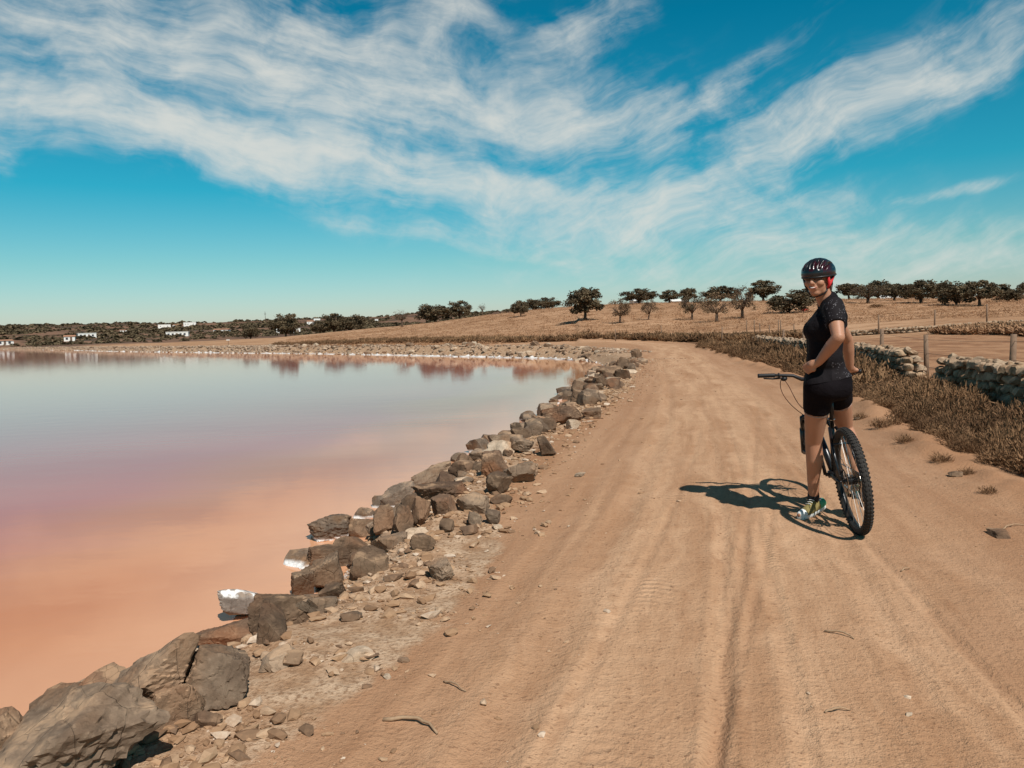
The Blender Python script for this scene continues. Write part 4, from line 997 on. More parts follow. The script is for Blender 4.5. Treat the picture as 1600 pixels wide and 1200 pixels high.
near_house(993, 12, 200, 472, 'white gable end showing between the small forked tree and the dark trees', M_WHITE)
near_house(1058, 20, 200, 469, 'white house with a pale roof half hidden behind the dark trees', M_WHITE)
near_house(1402, 52, 230, 460.5, 'long white building glimpsed under the skyline row of trees', M_WHITE)
# mast, sign, red heap, brush pile
X, Y = cam_hit(415, 506); X, Y = X * 1, Y
d = _f + _rc * ((415 - 800) / 1209) + _uc * ((600 - 487) / 1209); zt = CAM_H + d.z * Y
t = empty('antenna_mast', (X, Y, hz(X, Y))); tag(t, 'thin antenna mast on the far wooded hill', 'mast'); hh = zt - hz(X, Y); r_ = Y * .00042
MB().tube([(0, 0, -1), (0, 0, hh)], [r_, r_ * .5], 6).build('pole', M_WIRE, t)
MB().box((0, 0, hh * .8), (r_ * 3, r_ * .5, r_ * .6)).build('crossarm', M_WIRE, t)
X, Y = cam_hit(357, 541); s_ = Y / 1209
t = empty('sign_post', (X, Y, hz(X, Y))); tag(t, 'small blank sign on a thin pole on the far dike', 'sign')
MB().tube([(0, 0, -.1), (0, 0, 9 * s_)], .05, 6).build('pole', M_POST, t); MB().box((0, -.06, 9.5 * s_), (2.6 * s_, .02, .7 * s_)).build('board', M_WHITE, t)
X, Y = cam_hit(1256, 486); me = rock_mesh('red_cloth', 77, 3, 5, (13 / 1209 * Y, .7, .45), .16)
o = link('red_cloth', me, None, simple('red_fabric', (.55, .07, .04), .8)); o.location = (X, Y, hz(X, Y) + .15); tag(o, 'small crumpled red cloth lying in the field under the wide low tree', 'cloth')
X, Y = cam_hit(1369, 481); v, f, s2 = shrub_proto(123, 500, 1.0, .35, .08); me = pymesh('brush_pile', v, f); fattr(me, 'shade', np.repeat(s2, 4)); o = link('brush_pile', me, None, M_SCRUB); o.location = (X, Y, hz(X, Y)); sc = 11 / 1209 * Y; o.scale = (sc, sc, sc * .55)
tag(o, 'brown heap of cut brush lying on the open field', 'brush')

# ------------------------------------------------------------------ bicycle
BIKE = Vector((2.225, 4.95, 0)); BIKE.z = hz(2.225, 4.95) - .004
HEAD_, LEAN_ = 8., 7.
bike = empty('bicycle', BIKE); bike.rotation_euler = (0, R(-LEAN_), R(-HEAD_))
tag(bike, 'black mountain bike leaning over while its rider stands on one foot', 'bicycle')
BM = Matrix.Translation(BIKE) @ bike.rotation_euler.to_matrix().to_4x4()
M_FRAME = simple('black_paint', (.012, .011, .012), .28, 0, .5, var=.2); M_RUB = simple('tyre_rubber', (.035, .030, .026), .85, var=.35, scale=60); M_ALU = simple('silver_metal', (.55, .52, .48), .25, 1., var=.1)
M_BLK = simple('black_plastic', (.015, .014, .014), .45, var=.2); M_CABLE = simple('brown_cable', (.10, .035, .02), .5); M_RED = simple('red_webbing', (.50, .02, .02), .6)
M_RIM = simple('black_rim', (.02, .02, .02), .3, .4)
Rw = .35; RA_ = Vector((0, 0, Rw)); FA_ = Vector((0, 1.13, Rw)); BB = Vector((0, .43, .315))
ht_b, ht_t = Vector((0, .925, .68)), Vector((0, .877, .82)); axis = (ht_t - ht_b).normalized()
STEER = Matrix.Translation(ht_b) @ Matrix.Rotation(R(-14), 4, axis) @ Matrix.Translation(-ht_b)
S = lambda p: STEER @ Vector(p)
f = MB(); seat_t = Vector((0, .31, .72))
f.tube([BB, seat_t], .017, 10); f.tube([seat_t + Vector((0, .012, -.05)), ht_t - axis * .03], [.018, .021], 10); f.tube([BB, ht_b + axis * .03], [.026, .023], 10); f.tube([ht_b, ht_t], .024, 12)
for sx in (-1, 1):
    f.tube([BB + Vector((sx * .03, -.03, 0)), (sx * .062, .15, .335), RA_ + Vector((sx * .068, 0, 0))], [.014, .011, .010], 8)
    f.tube([seat_t + Vector((sx * .02, 0, -.06)), (sx * .055, .16, .57), RA_ + Vector((sx * .068, 0, .01))], [.011, .010, .009], 8)
f.tube([(-.055, .16, .57), (.055, .16, .57)], .009, 8); f.tube([BB + Vector((-.04, 0, 0)), BB + Vector((.04, 0, 0))], .026, 12)
f.build('frame', M_FRAME, bike, True)
MB().tube([seat_t + Vector((0, .01, -.06)), (0, .245, .885)], .0155, 10).build('seatpost', M_FRAME, bike, True)
MB().ring(seat_t, (seat_t - BB), .019, .006, 20, 6).build('seat_clamp', M_ALU, bike, True)
sd = MB(); Pn = [(-.13, .040, .062), (-.09, .066, .070), (-.02, .052, .068), (.05, .024, .064), (.13, .017, .056)]; rings = []
vs = []; fs = []
for k, (yy, hw_, zt) in enumerate(Pn):
    for a in range(12):
        t = 2 * math.pi * a / 12; vs.append((hw_ * math.cos(t), .295 + yy, .850 + zt * .6 + .022 * math.sin(t) - (.01 if abs(math.cos(t)) > .8 else 0)))
for k in range(4):
    for a in range(12): fs.append((k * 12 + a, k * 12 + (a + 1) % 12, k * 12 + 12 + (a + 1) % 12, k * 12 + 12 + a))
fs += [tuple(reversed(range(12))), tuple(48 + a for a in range(12))]
sdl = sd.raw(vs, fs).build('saddle', M_BLK, bike, True)
rl_ = MB()
for sx in (-1, 1): rl_.tube([(sx * .022, .20, .873), (sx * .022, .36, .868)], .004, 6)
rl_.build('saddle_rail', M_ALU, sdl)

SPOKE = MB().tube([(0, 0, .024), (.0, .0, .305)], .0013, 4, False).mesh('spoke'); SPOKE.materials.append(M_ALU)
def wheel(centre, mat4, rear):
    rim = MB()
    rim.ring((0, 0, 0), (1, 0, 0), .304, .013, 72, 8, 1.15)
    o = rim.build('wheel', M_RIM, bike, True); o['label'] = 'rear wheel with knobbly tyre' if rear else 'front wheel steered to the right'
    o.matrix_local = mat4 @ Matrix.Translation(centre)
    ty = MB(); ty.ring((0, 0, 0), (1, 0, 0), .321, .0265, 84, 12)
    nk = 76
    for i in range(nk):
        for j, (b_, w_) in enumerate(((-.95, .0055), (-.35, .006), (.35, .006), (.95, .0055))):
            a = 2 * math.pi * (i + (.5 if j in (1, 2) else 0)) / nk; rr = .321 + .0265 * math.cos(b_); xx = .0265 * math.sin(b_)
            rot = Matrix.Rotation(a, 3, 'X') @ Matrix.Rotation(b_, 3, 'Y')
            ty.box(Matrix.Rotation(a, 3, 'X') @ Vector((xx * 1.06, 0, rr + .0005)), (w_, .0062, .0035), rot)
    ty.build('tyre', M_RUB, o, False)
    hb = MB().tube([(-.055, 0, 0), (-.03, 0, 0), (-.028, 0, 0), (.028, 0, 0), (.03, 0, 0), (.06, 0, 0)], [.012, .014, .026, .026, .016, .012], 14); hb.build('hub', M_BLK, o, True)
    dk = MB(); dk.ring((-.042, 0, 0), (1, 0, 0), .074, .009, 40, 6, .12)
    for k in range(6):
        a = k * math.pi / 3; dk.tube([(-.042, .02 * math.cos(a), .02 * math.sin(a)), (-.042, .07 * math.cos(a + .5), .07 * math.sin(a + .5))], .003, 4)
    dk.build('brake_disc', M_ALU, o, False)
    if rear:
        cs = MB()
        for k in range(8): cs.ring((.022 + .0042 * k, 0, 0), (1, 0, 0), .068 - .005 * k, .006, 28, 4, .25)
        cs.build('cassette', M_ALU, o)
    for k in range(28):
        s_ = link('spoke', SPOKE, o); s_.rotation_euler = (2 * math.pi * k / 28 + (.12 if k % 4 < 2 else -.12) * 0, 0, 0); s_.location = ((.022 if k % 2 else -.022) * .5, 0, 0)
        s_.rotation_euler = Matrix.Rotation(2 * math.pi * k / 28, 3, 'X').to_euler(); s_.rotation_euler.y = (-.035 if k % 2 else .035)
    return o
wheel(RA_, Matrix.Identity(4), True); wheel(FA_, STEER, False)
fk = MB()
crown = ht_b - axis * .02
fk.tube([S(crown - Vector((.062, 0, 0))), S(crown), S(crown + Vector((.062, 0, 0)))], .020, 10); fk.tube([S(ht_b - axis * .03), S(ht_t + axis * .05)], .016, 10)
for sx in (-1, 1):
    fk.tube([S(crown + Vector((sx * .062, .01, 0))), S((sx * .062, 1.03, .54))], .0165, 10); fk.tube([S((sx * .062, 1.025, .56)), S((sx * .062, 1.12, .36)), S((sx * .055, 1.13, .345))], [.023, .021, .014], 10)
fk.tube([S((-.06, 1.01, .585)), S((0, 1.045, .69 - .0)), S((.06, 1.01, .585))], .009, 8); fk.build('fork', M_FRAME, bike, True)
st_top = ht_t + axis * .075; barc = Vector((0, st_top.y + .055, .955))
MB().tube([S(ht_t + axis * .01), S(st_top + axis * .05)], .020, 10).tube([S(st_top + axis * .035), S(barc - Vector((0, 0, .005)))], [.019, .018], 10).build('stem', M_BLK, bike, True)
hb_ = [(-.365, -.045, .045), (-.22, -.02, .04), (-.11, .0, .030), (-.05, .0, .0), (.05, .0, .0), (.11, .0, .030), (.22, -.02, .04), (.365, -.045, .045)]
BARP = [S(barc + Vector(p)) for p in hb_]
MB().tube(BARP, [.011, .011, .013, .0155, .0155, .013, .011, .011], 10).build('handlebar', M_ALU if False else M_FRAME, bike, True)
for sx in (-1, 1):
    a, b_ = (BARP[0], BARP[1]) if sx < 0 else (BARP[-1], BARP[-2])
    gpt = a.lerp(b_, .86); mb = MB(); n_ = 14
    mb.tube([a.lerp(gpt, k / n_) for k in range(n_ + 1)], [.0165 if k % 2 else .0152 for k in range(n_ + 1)], 10); mb.build('grip', M_BLK, bike, True)
    c = a.lerp(b_, 1.05); dirn = (a - b_).normalized(); fwd = S(barc + Vector((0, .1, -.03))) - S(barc)
    fwd.normalize()
    lv = MB(); lv.ring(c, dirn, .014, .006, 16, 6); lv.tube([c + fwd * .012, c + fwd * .045 - Vector((0, 0, .012)), c + fwd * .05 + dirn * .05 - Vector((0, 0, .016)), c + fwd * .038 + dirn * .115 - Vector((0, 0, .014))], [.010, .010, .006, .0055], 8); lv.build('brake_lever', M_BLK, bike, True)
    sh = MB(); c2 = c - dirn * .035; sh.ball(c2 + Vector((0, 0, -.026)) + fwd * .01, (.026, .02, .018)); sh.tube([c2 + Vector((0, 0, -.02)), c2 + dirn * .03 - Vector((0, 0, .03)) - fwd * .03], [.006, .005], 6); sh.build('shifter', M_BLK, bike, True)
    cb = MB(); st_ = c + fwd * .05; end = S(ht_b + Vector((-.02 * sx, .05, .02)))
    drop = .16 if sx < 0 else .13
    m1 = st_ - dirn * .10 + fwd * .06 - Vector((0, 0, .03)); m2 = st_.lerp(end, .55) + fwd * .07 + dirn * (.05 if sx < 0 else .01) - Vector((0, 0, drop * .75)); 
    ctl = [st_, m1, m2, end]; pts = []
    for k in range(17):
        t = k / 16; pts.append(((1 - t) ** 3) * ctl[0] + 3 * t * (1 - t) ** 2 * ctl[1] + 3 * t * t * (1 - t) * ctl[2] + t ** 3 * ctl[3])
    cb.tube(pts, .0028, 6); cb.build('brake_cable', M_CABLE, bike, True)
# outer gear cable bowing out on the left
p0 = BARP[1].lerp(BARP[2], .4); e_ = S(ht_b + Vector((-.03, .03, -.02)))
ctl = [p0, p0 + Vector((-.06, .05, -.06)), p0 + Vector((-.03, .07, -.20)), e_]; pts = [((1 - t) ** 3) * ctl[0] + 3 * t * (1 - t) ** 2 * ctl[1] + 3 * t * t * (1 - t) * ctl[2] + t ** 3 * ctl[3] for t in (k / 16 for k in range(17))]
MB().tube(pts, .0028, 6).build('gear_cable', M_CABLE, bike, True)
cr = MB(); cr.ring(BB + Vector((.045, 0, 0)), (1, 0, 0), .066, .008, 40, 6, .3); cr.tube([BB + Vector((.045, 0, 0)), BB + Vector((.050, 0, 0))], .05, 20)
cr.tube([BB + Vector((.06, 0, 0)), BB + Vector((.075, -.01, -.172))], [.013, .010], 8); cr.tube([BB + Vector((-.06, 0, 0)), BB + Vector((-.075, .01, .172))], [.013, .010], 8); cr.tube([BB + Vector((-.06, 0, 0)), BB + Vector((.06, 0, 0))], .012, 10)
cr.build('crankset', M_BLK, bike, True)
PED = {}
for sx, zz, yy in ((1, -.172, -.01), (-1, .172, .01)):
    c = BB + Vector((sx * .13, yy, zz)); PED[sx] = c
    pd = MB().tube([c - Vector((sx * .055, 0, 0)), c + Vector((sx * .05, 0, 0))], .007, 8).box(c + Vector((0, .042, 0)), (.045, .006, .009)).box(c + Vector((0, -.042, 0)), (.045, .006, .009)).box(c + Vector((sx * .046, 0, 0)), (.005, .046, .008)).box(c - Vector((sx * .03, 0, 0)), (.005, .046, .008)); pd.build('pedal', M_BLK, bike)
ch = MB(); pts = []
for k in range(13): a = R(90 - 15 * k); pts.append(BB + Vector((.045, .07 * math.cos(a), .07 * math.sin(a))))
pts.append(Vector((.045, .10, .215))); pts.append(Vector((.045, .0, .20))); 
for k in range(9): a = R(250 - 18 * k); pts.append(RA_ + Vector((.045, .05 * math.cos(a), .05 * math.sin(a))))
pts.append(pts[0]); ch.tube(pts, .0042, 5, False); ch.build('chain', M_ALU, bike)
dr = MB(); dr.tube([RA_ + Vector((.07, .0, -.02)), (.06, .03, .27), (.055, .02, .20)], [.014, .016, .010], 8); dr.ring((.05, .015, .25), (1, 0, 0), .018, .006, 16, 5); dr.ring((.05, .03, .185), (1, 0, 0), .02, .006, 16, 5); dr.build('derailleur', M_BLK, bike, True)
MB().box((-.052, .075, .39), (.016, .03, .018)).box((-.05, .06, .37), (.008, .04, .008)).build('brake_caliper', M_BLK, bike)

# ------------------------------------------------------------------ rider
def at_depth(px, py, y):
    d = _f + _rc * ((px - 800) / 1209) + _uc * ((600 - py) / 1209); return Vector((0, 0, CAM_H)) + d * (y / d.y)
def yaw(a): return Vector((math.sin(R(a)), math.cos(R(a)), 0))
Zv = Vector((0, 0, 1))
tf, tl = yaw(-75), yaw(-165)
pel = Vector((2.120, 5.195, .985)); wai = Vector((2.105, 5.195, 1.125)); che = Vector((2.112, 5.20, 1.32)); sho = Vector((2.148, 5.20, 1.452)); nkb = Vector((2.135, 5.20, 1.49)); hd = Vector((2.056, 5.175, 1.650))
LS = sho + tl * .150; RS = sho - tl * .150 + Vector((.02, .02, .01))
LE = at_depth(1310, 527, 4.92); LW = at_depth(1279, 566, 5.06); LH = at_depth(1265, 574, 5.10)
gR = BM @ BARP[-1].lerp(BARP[-2], .45); gA = ((BM @ BARP[-1]) - (BM @ BARP[-2])).normalized()
RE = at_depth(1324, 531, 5.56); RWr = gR + Vector((-.045, -.075, .035))
LHip, RHip = Vector((2.045, 5.135, .950)), Vector((2.205, 5.255, .945))
LK = at_depth(1271, 690, 5.33); LA = at_depth(1271, 779, 5.43)
RK = at_depth(1320, 668, 5.50); pR = BM @ PED[1]; RAk = pR + Vector((-.01, -.075, .125))
root = empty('person', (LA.x, LA.y, hz(LA.x, LA.y)))
tag(root, 'smiling cyclist in black jersey, shorts and helmet looking back over the shoulder', 'person'); ORG = Vector(root.location)
def remesh(mb, voxel, smooth, name, mat, parent, post=None, sm=.5):
    me = pymesh(name, [(Vector(p) - ORG) for p in mb.v], mb.f); o = bpy.data.objects.new(name, me); COL.objects.link(o)
    m = o.modifiers.new('r', 'REMESH'); m.mode = 'VOXEL'; m.voxel_size = voxel; m.adaptivity = 0
    if smooth: m2 = o.modifiers.new('s', 'SMOOTH'); m2.iterations = smooth; m2.factor = sm
    dg = bpy.context.evaluated_depsgraph_get(); res = bpy.data.meshes.new_from_object(o.evaluated_get(dg)); bpy.data.objects.remove(o); bpy.data.meshes.remove(me)
    res.name = name
    if post:
        bm = bmesh.new(); bm.from_mesh(res); post(bm); bm.to_mesh(res); bm.free()
    res.polygons.foreach_set('use_smooth', np.ones(len(res.polygons), bool)); res.materials.clear()
    return link(name, res, parent, mat)
def skin_bd(n, b):
    po = n.new('ShaderNodeTexCoord').outputs['Object']; f_ = n.noise(po, 9., 3); c = n.mix(f_, (.36, .165, .095), (.47, .235, .14)); n.put(b.inputs['Base Color'], c)
    b.inputs['Subsurface Weight'].default_value = .08; b.inputs['Subsurface Radius'].default_value = (.012, .005, .003)
M_SKIN = material('skin', skin_bd, rough=.5, spec=.35)
hf = yaw(-134); hl = yaw(-224); hup = (Zv + hl * -.05).normalized()
HR = Matrix((hl, hf, hup)).transposed()            # head frame: x = her left, y = face, z = up
Hp = lambda x, y, z: hd + hl * x + hf * y + hup * z
def finger(b, base, d1, bendax, L, r, angs):
    p = base; d = d1.normalized()
    for k, a in enumerate(angs):
        d = Matrix.Rotation(a, 3, bendax) @ d; q = p + d * L[k]; b.cone(p, r * (1 - .1 * k), q, r * (.9 - .1 * k), 10); p = q
def body_shapes(b, infl=0., torso=True, limbs=True):
    if torso:
        b.cone(pel + (LHip - RHip) * .22, .108 + infl, pel - (LHip - RHip) * .22, .108 + infl)
        b.cone(LHip, .090 + infl, RHip, .090 + infl); b.ball(pel + Vector((.045, -.03, -.02)), .098 + infl)
        b.cone(wai + tl * .035, .099 + infl, wai - tl * .035, .099 + infl); b.cone(pel + Vector((.0, 0, .02)), .116 + infl, wai, .101 + infl)
        b.cone(wai, .095 + infl, che, .105 + infl); b.cone(che + tl * .05, .107 + infl, che - tl * .05, .107 + infl)
        b.cone(che, .108 + infl, sho - Zv * .06, .095 + infl)
        b.cone(sho + tl * .11 - Zv * .015, .056 + infl, sho - tl * .11 - Zv * .015, .056 + infl)
        b.cone(sho + tl * .07 + Zv * .005, .045 + infl, nkb + Zv * .03, .045 + infl); b.cone(sho - tl * .07 + Zv * .005, .045 + infl, nkb + Zv * .03, .045 + infl)
        for sg in (-1, 1): b.ball(che + tf * .066 + tl * sg * .062 - Zv * .004, (.056 + infl, .056 + infl, .060 + infl)); b.cone(che + tf * .05 + tl * sg * .06, .052 + infl, wai + tf * .022 + tl * sg * .05, .07 + infl)
b = MB(); body_shapes(b)
b.cone(nkb - Zv * .02, .056, hd + hup * -.055 - hf * .02, .052)
b.ball(Hp(0, -.012, .035), (.073, .092, .088), HR); b.ball(Hp(0, .022, -.035), (.060, .068, .068), HR); b.ball(Hp(0, .052, -.085), (.034, .030, .026), HR); b.cone(Hp(-.035, .01, -.07), .026, Hp(0, .055, -.088), .02); b.cone(Hp(.035, .01, -.07), .026, Hp(0, .055, -.088), .02)
b.cone(Hp(0, .084, .012), .010, Hp(0, .104, -.024), .0135, 12)
for sg in (-1, 1):
    b.ball(Hp(sg * .036, .060, -.022), (.030, .028, .028), HR); b.ball(Hp(sg * .072, -.01, -.005), (.010, .020, .030), HR); b.ball(Hp(sg * .011, .094, -.027), .009)
b.cone(Hp(-.02, .086, -.052), .008, Hp(.02, .086, -.052), .008, 10); b.cone(Hp(-.016, .082, -.063), .009, Hp(.016, .082, -.063), .009, 10)
# arms
for (s_, e_, w_) in ((LS, LE, LW), (RS, RE, RWr)):
    b.cone(s_, .056, s_.lerp(e_, .45), .048); b.cone(s_.lerp(e_, .45), .048, e_, .039); b.cone(e_, .040, e_.lerp(w_, .35), .041); b.cone(e_.lerp(w_, .35), .041, w_, .027)
# left hand closed on the hip
hdr = (LH - LW).normalized(); side = hdr.cross(Zv).normalized(); nrm = side.cross(hdr).normalized()
b.cone(LW, .027, LW + hdr * .045 + nrm * .006, .030); b.cone(LW + hdr * .05 + nrm * .018, .020, LW + hdr * .055 - nrm * .022, .020)
for k, (o_, ln) in enumerate(((.028, .034), (.010, .038), (-.009, .036), (-.027, .029))):
    finger(b, LW + hdr * .070 + nrm * o_, hdr - side * .15, nrm, (ln, ln * .8, ln * .6), .0095, (-.35, -1.15, -.9))
finger(b, LW + hdr * .03 + nrm * .026 - side * .012, hdr * .9 + nrm * .10 + side * .25, nrm, (.034, .030, .024), .0105, (-.1, -.3, -.3))
# right hand round the grip
gh = gR + Vector((0, 0, .012)); pd_ = (gR - RWr).normalized()
b.cone(RWr, .026, gR + Vector((-.012, -.035, .022)), .027); up_ = Vector((0, 0, 1)); fwd_ = gA.cross(up_).normalized()
if fwd_.y < 0: fwd_ = -fwd_
for k in range(4):
    base = gR + gA * (-.034 + .022 * k) + up_ * .020 - fwd_ * .012; ln = (.030, .034, .033, .026)[k]
    finger(b, base, fwd_ * .9 + up_ * .25, gA, (ln, ln * .85, ln * .7), .0092, tuple(-x if gA.cross(fwd_).z > 0 else x for x in (.3, 1.2, 1.1)))
b.cone(gR - gA * .03 - fwd_ * .03 + up_ * .012, .019, gR + gA * .036 - fwd_ * .028 + up_ * .012, .017)
finger(b, gR - gA * .036 - fwd_ * .02, -gA * .3 + fwd_ * .5 - up_ * .5, gA, (.03, .028, .02), .0105, (0, .3, .3))
# legs
for (h_, k_, a_) in ((LHip, LK, LA), (RHip, RK, RAk)):
    b.cone(h_, .092, h_.lerp(k_, .5), .077); b.cone(h_.lerp(k_, .5), .077, k_, .056)
    back = ((h_ - k_).normalized() + (a_ - k_).normalized()); back = Vector((.25, -.95, 0))
    cf = k_.lerp(a_, .30) + back * .014; b.cone(k_, .055, cf, .058); b.cone(cf, .058, k_.lerp(a_, .62), .043); b.cone(k_.lerp(a_, .62), .043, a_, .034)
toeL = Vector((1.985, 5.325, 0)); toeL.z = hz(1.985, 5.325) + .028; heelL = Vector((2.185, 5.455, .068)); heelL.z = hz(2.185, 5.455) + .075
bf = Vector((math.sin(R(HEAD_)), math.cos(R(HEAD_)), 0)); toeR = pR + bf * .075 + Zv * .040; heelR = pR - bf * .135 + Zv * .055
for (a_, t_, h_) in ((LA, toeL, heelL), (RAk, toeR, heelR)):
    b.cone(a_, .034, h_.lerp(t_, .2), .030); b.cone(h_, .026, t_, .022)
body = remesh(b, .0058, 4, 'body', M_SKIN, root)

# clothing
M_JER = simple('black_jersey', (.009, .007, .008), .85, 0, .12, var=.3, scale=14, bump=.03); M_SHO = simple('black_lycra', (.006, .004, .005), .85, 0, .10, bump=.02, var=.2, scale=20)
def print_bd(n, b_):
    po = n.new('ShaderNodeTexCoord').outputs['Object']; v_ = n.voro(po, 85.); w_ = n.noise(po, 26., 2)
    k = n.mul(n.smooth(v_, .34, .26), n.smooth(w_, .48, .56)); n.put(b_.inputs['Base Color'], n.mix(k, (.012, .009, .010), (.13, .12, .125)))
M_PRINT = material('printed_black_fabric', print_bd, rough=.8, spec=.15)
j = MB(); body_shapes(j, .015)
for (s_, e_) in ((LS, LE), (RS, RE)):
    d = (e_ - s_); j.tube([s_ - d * .1, s_, s_ + d * .28, s_ + d * .56], [.055, .070, .064, .060], 18); j.ball(s_, .071); j.ball(s_ - d * .12, .066)
j.cone(sho + tl * .10, .066, nkb + Zv * .005, .062); j.cone(sho - tl * .10, .066, nkb + Zv * .005, .062); j.cone(nkb - Zv * .01, .062, nkb + Zv * .028 - tf * .005, .060)
def hem(bm):
    n_ = Vector((-.15, .05, 1)).normalized()
    bmesh.ops.bisect_plane(bm, geom=bm.verts[:] + bm.edges[:] + bm.faces[:], plane_co=(pel + Vector((0, 0, -.005))) - ORG, plane_no=n_, clear_inner=True)
jer = remesh(j, .009, 8, 'jersey', M_JER, root, hem)
jer.data.materials.append(M_PRINT)
for p in jer.data.polygons:
    c = Vector(p.center) + ORG; q, t = (lambda a, d: (a + d * max(0, min(1, (c - a).dot(d) / d.dot(d))), 0))(LS, LE - LS)
    if ((c - q).length < .078 and (c - sho).dot(tl) > .105) or (c.z < 1.10 and (c - wai).dot(tf) < -.03): p.material_index = 1
s_ = MB(); body_shapes(s_, .011); s_.cone(pel + Vector((-.045, -.085, -.06)), .085, pel + Vector((.06, -.06, -.06)), .085)
for (h_, k_, t) in ((LHip, LK, .44), (RHip, RK, .40)):
    d = k_ - h_; s_.tube([h_ - d * .12, h_, h_ + d * t * .5, h_ + d * t], [.080, .104, .096, .089], 20)
def waist(bm):
    bmesh.ops.bisect_plane(bm, geom=bm.verts[:] + bm.edges[:] + bm.faces[:], plane_co=(wai + Vector((0, 0, -.03))) - ORG, plane_no=(0, 0, 1), clear_outer=True)
shorts = remesh(s_, .009, 14, 'shorts', M_SHO, root, waist, .6)
M_SKINBAND = simple('pale_hem', (.42, .27, .21), .7)
for (h_, k_, t) in ((LHip, LK, .455), (RHip, RK, .415)):
    d = k_ - h_; c = h_ + d * t; mb = MB(); mb.ring(c - ORG, d, .0785, .0035, 36, 6, 1.); mb.build('leg_hem', M_SKINBAND, shorts, True)
# shoes
M_OLIVE = simple('olive_mesh', (.22, .17, .06), .8, var=.25, scale=80); M_GREEN = simple('green_panel', (.05, .34, .18), .5); M_SOLE = simple('white_sole', (.70, .70, .66), .6); M_SOCK = simple('black_sock', (.02, .018, .02), .8)
for (a_, t_, h_) in ((LA, toeL, heelL), (RAk, toeR, heelR)):
    ax = (t_ - h_).normalized(); sdv = ax.cross(Zv).normalized(); u_ = sdv.cross(ax).normalized(); m = MB()
    m.cone(h_ + u_ * .012, .036, h_.lerp(t_, .55) + u_ * .004, .038); m.cone(h_.lerp(t_, .55) + u_ * .004, .040, t_ - ax * .012 - u_ * .002, .031); m.cone(h_ + ax * .035 + u_ * .02, .036, a_ - Zv * .02, .040)
    m.cone(h_.lerp(t_, .4) + u_ * .03, .030, h_.lerp(t_, .65) + u_ * .012, .030)
    shoe = remesh(m, .005, 3, 'shoe', M_OLIVE, root)
    shoe.data.materials.append(M_GREEN); shoe.data.materials.append(M_SOLE)
    for p in shoe.data.polygons:
        c = Vector(p.center) + ORG; k = (c - h_).dot(ax) / (t_ - h_).length
        if k > .84: p.material_index = 2
        elif k < .22: p.material_index = 1 if (c - h_).dot(u_) < .045 else 2
    so = MB(); so.cone(h_ - u_ * .018, .030, h_.lerp(t_, .5) - u_ * .020, .031); so.cone(h_.lerp(t_, .5) - u_ * .020, .036, t_ - ax * .01 - u_ * .014, .032)
    sole = remesh(so, .005, 2, 'sole', M_SOLE, shoe); sole.location = (0, 0, 0)
    sole.scale = (1, 1, 1)
    ln = MB()
    for q in (.42, .5, .58): c = h_.lerp(t_, q) + u_ * (.066 - .10 * (q - .4)); ln.tube([c - sdv * .020 - ORG, c + u_ * .004 - ORG, c + sdv * .020 - ORG], .003, 5)
    ln.build('lace', M_SOLE, shoe)
    d = Vector((0, 0, 1)).lerp((LK - LA).normalized(), .5)
    MB().tube([a_ - Zv * .02 - ORG, a_ + d * .02 - ORG, a_ + d * .045 - ORG], [.041, .040, .038], 16).build('sock', M_SOCK, root, True)
# helmet: ribbed shell with open vents, rim, strap
def helm_bd(n, b_):
    po = n.new('ShaderNodeTexCoord').outputs['Object']; x_, y_, z_ = n.xyz(po)
    k = n.mul(n.smooth(n.noise(po, 14., 2), .54, .58), n.smooth(y_, -.01, -.05)); n.put(b_.inputs['Base Color'], n.mix(k, (.010, .012, .014), (.03, .005, .009)))
M_HELM = material('helmet_shell', helm_bd, rough=.22, spec=.5)
helm = empty('helmet', Hp(0, -.008, .052) - ORG); helm.parent = root; helm.rotation_euler = (HR @ Matrix.Rotation(R(3), 3, 'X')).to_euler()
nu, nv = 120, 34; vs = []; fs = []
def shell(u, v, inner=0.):
    a = 2 * math.pi * u; t = v * R(107 - 9 * math.cos(a - math.pi / 2) * 0)
    rx, ry, rz = .104 - inner, .126 - inner, .094 - inner
    x, y, z = rx * math.sin(t) * math.cos(a), ry * math.sin(t) * math.sin(a), rz * math.cos(t)
    if y < 0: z -= .30 * y * -1 * 0.25 * math.sin(t)
    # vents: long slots running front to back
    lane = x / .0265 + .5; fr = lane - math.floor(lane); row = abs(y) / .126
    slot = max(0., 1 - abs(fr - .5) / .27) * max(0., math.sin(min(1, max(0, (z - .012) / .075)) * math.pi * .92)) * (.35 + .65 * abs(math.sin(y * 32 + .6)))
    d = 1 - .26 * min(1, slot * 1.7) * (0 if inner else 1)
    return Vector((x * d, y * d, z * d))
for i in range(nv + 1):
    for k in range(nu): vs.append(shell(k / nu, max(i / nv, 1e-4)))
for i in range(nv):
    for k in range(nu): fs.append((i * nu + k, i * nu + nu + k, i * nu + nu + (k + 1) % nu, i * nu + (k + 1) % nu))
link('shell', pymesh('shell', vs, fs, True), helm, M_HELM)
rm = MB(); pts = [shell(k / 60, 1.0) for k in range(61)]; rm.tube([p * .985 for p in pts], .0065, 8, False); rm.build('rim', M_BLK, helm, True)
ln = MB(); ln.ball((0, 0, -.006), (.094, .114, .05), None, 24, 10); ln.build('liner', M_BLK, helm, True)
vz = MB(); vv = []
for k in range(13):
    a = R(40 + 100 * k / 12)
    for rr, zz in ((1.0, -.012), (1.07, -.020)): vv.append((.104 * rr * math.cos(a), .124 * rr * math.sin(a), zz)); vv.append((.104 * rr * math.cos(a), .124 * rr * math.sin(a), zz - .006))
ff_ = []
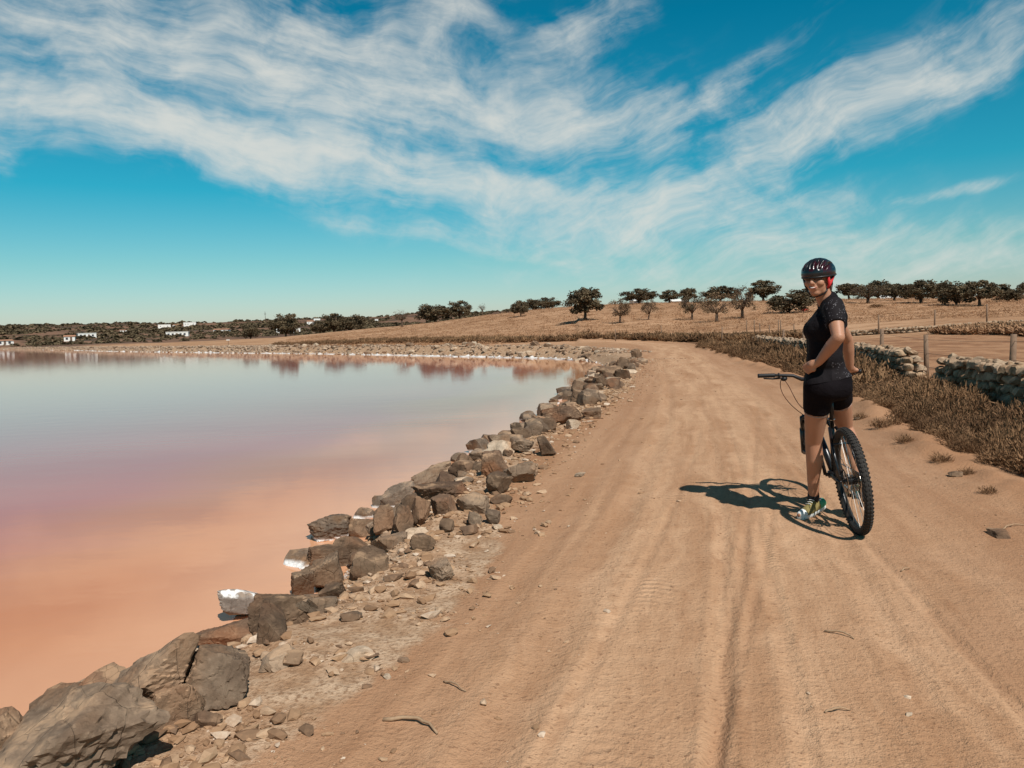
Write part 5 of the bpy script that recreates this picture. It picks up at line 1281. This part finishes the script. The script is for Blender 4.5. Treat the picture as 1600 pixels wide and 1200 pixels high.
for k in range(12):
    o_ = k * 4; ff_ += [(o_, o_ + 2, o_ + 6, o_ + 4), (o_ + 1, o_ + 5, o_ + 7, o_ + 3), (o_ + 2, o_ + 3, o_ + 7, o_ + 6)]
vz.raw(vv, ff_).build('visor', M_BLK, helm, True)
for sg, mt in ((1, M_RED), (-1, M_BLK)):
    st = MB()
    for (y0, y1) in ((.035, .018), (-.045, .008)):
        A0, A1, A2 = Hp(sg * .084, y0, .02), Hp(sg * .080, y1, -.035), Hp(sg * .070, .02, -.062)
        st.tube([p - ORG for p in (A0, A1, A2)], [.0085, .0085, .0065], 6)
    st.build('helmet_strap', mt, root, True)
MB().tube([Hp(-.070, .02, -.062) - ORG, Hp(-.05, .03, -.095) - ORG, Hp(0, .042, -.114) - ORG, Hp(.05, .03, -.095) - ORG, Hp(.070, .02, -.062) - ORG], .0042, 6).build('chin_strap', M_BLK, root, True)
# sunglasses, mouth, hair
M_LENS = simple('dark_lens', (.03, .008, .010), .1, 0, .6)
gl = empty('sunglasses', (0, 0, 0)); gl.parent = root
for sg in (-1, 1):
    mb = MB(); mb.ball(Hp(sg * .033, .084, .012) - ORG, (.030, .010, .020), HR @ Matrix.Rotation(-sg * .28, 3, 'Z'), 18, 10); mb.build('lens', M_LENS, gl, True)
    MB().tube([Hp(sg * .060, .072, .018) - ORG, Hp(sg * .078, .02, .014) - ORG, Hp(sg * .079, -.015, .008) - ORG], .0032, 6).build('temple', M_BLK, gl, True)
MB().tube([Hp(-.010, .094, .016) - ORG, Hp(0, .099, .018) - ORG, Hp(.010, .094, .016) - ORG], .003, 6).build('bridge', M_BLK, gl, True)
M_LIP = simple('lips', (.40, .10, .08), .5); M_TEETH = simple('teeth', (.72, .66, .6), .4)
mo = MB(); mo.tube([Hp(x, .0945 - 9.5 * x * x, -.0575 + 10.0 * x * x) - ORG for x in (-.027, -.018, -.009, 0, .009, .018, .027)], [.0015, .004, .005, .0052, .005, .004, .0015], 8); lips = mo.build('mouth', M_LIP, root, True)
mo = MB(); mo.tube([Hp(x, .0965 - 9.5 * x * x, -.0560 + 10.0 * x * x) - ORG for x in (-.020, -.010, 0, .010, .020)], [.001, .0035, .004, .0035, .001], 8); mo.build('teeth', M_TEETH, lips, True)
M_HAIR = simple('brown_hair', (.07, .035, .02), .6, 0, .4, var=.5, scale=120)
hr = MB(); rs = random.Random(3)
hr.ball(Hp(0, -.058, -.015) - ORG, (.066, .048, .070), HR, 18, 12)
for k in range(60):
    a = R(rs.uniform(-80, 80)); x0 = .075 * math.sin(a); y0 = -.03 - .07 * math.cos(a); p0 = Hp(x0, y0, rs.uniform(-.03, .03)); p1 = Hp(x0 * .8, y0 * .9 - .004, -.075 + rs.uniform(-.02, .01)); p2 = Hp(x0 * .6, y0 * .85, -.105 + rs.uniform(-.02, .02))
    hr.tube([p - ORG for p in (p0, p1, p2)], [.006, .005, .001], 5)
for sg in (-1, 1):
    for k in range(8): y0 = .03 - .008 * k; hr.tube([Hp(sg * .072, y0, .03) - ORG, Hp(sg * .077, y0 - .012, -.005) - ORG, Hp(sg * .070, y0 - .03, -.04) - ORG], [.005, .005, .001], 5)
hr.build('hair', M_HAIR, root, True)
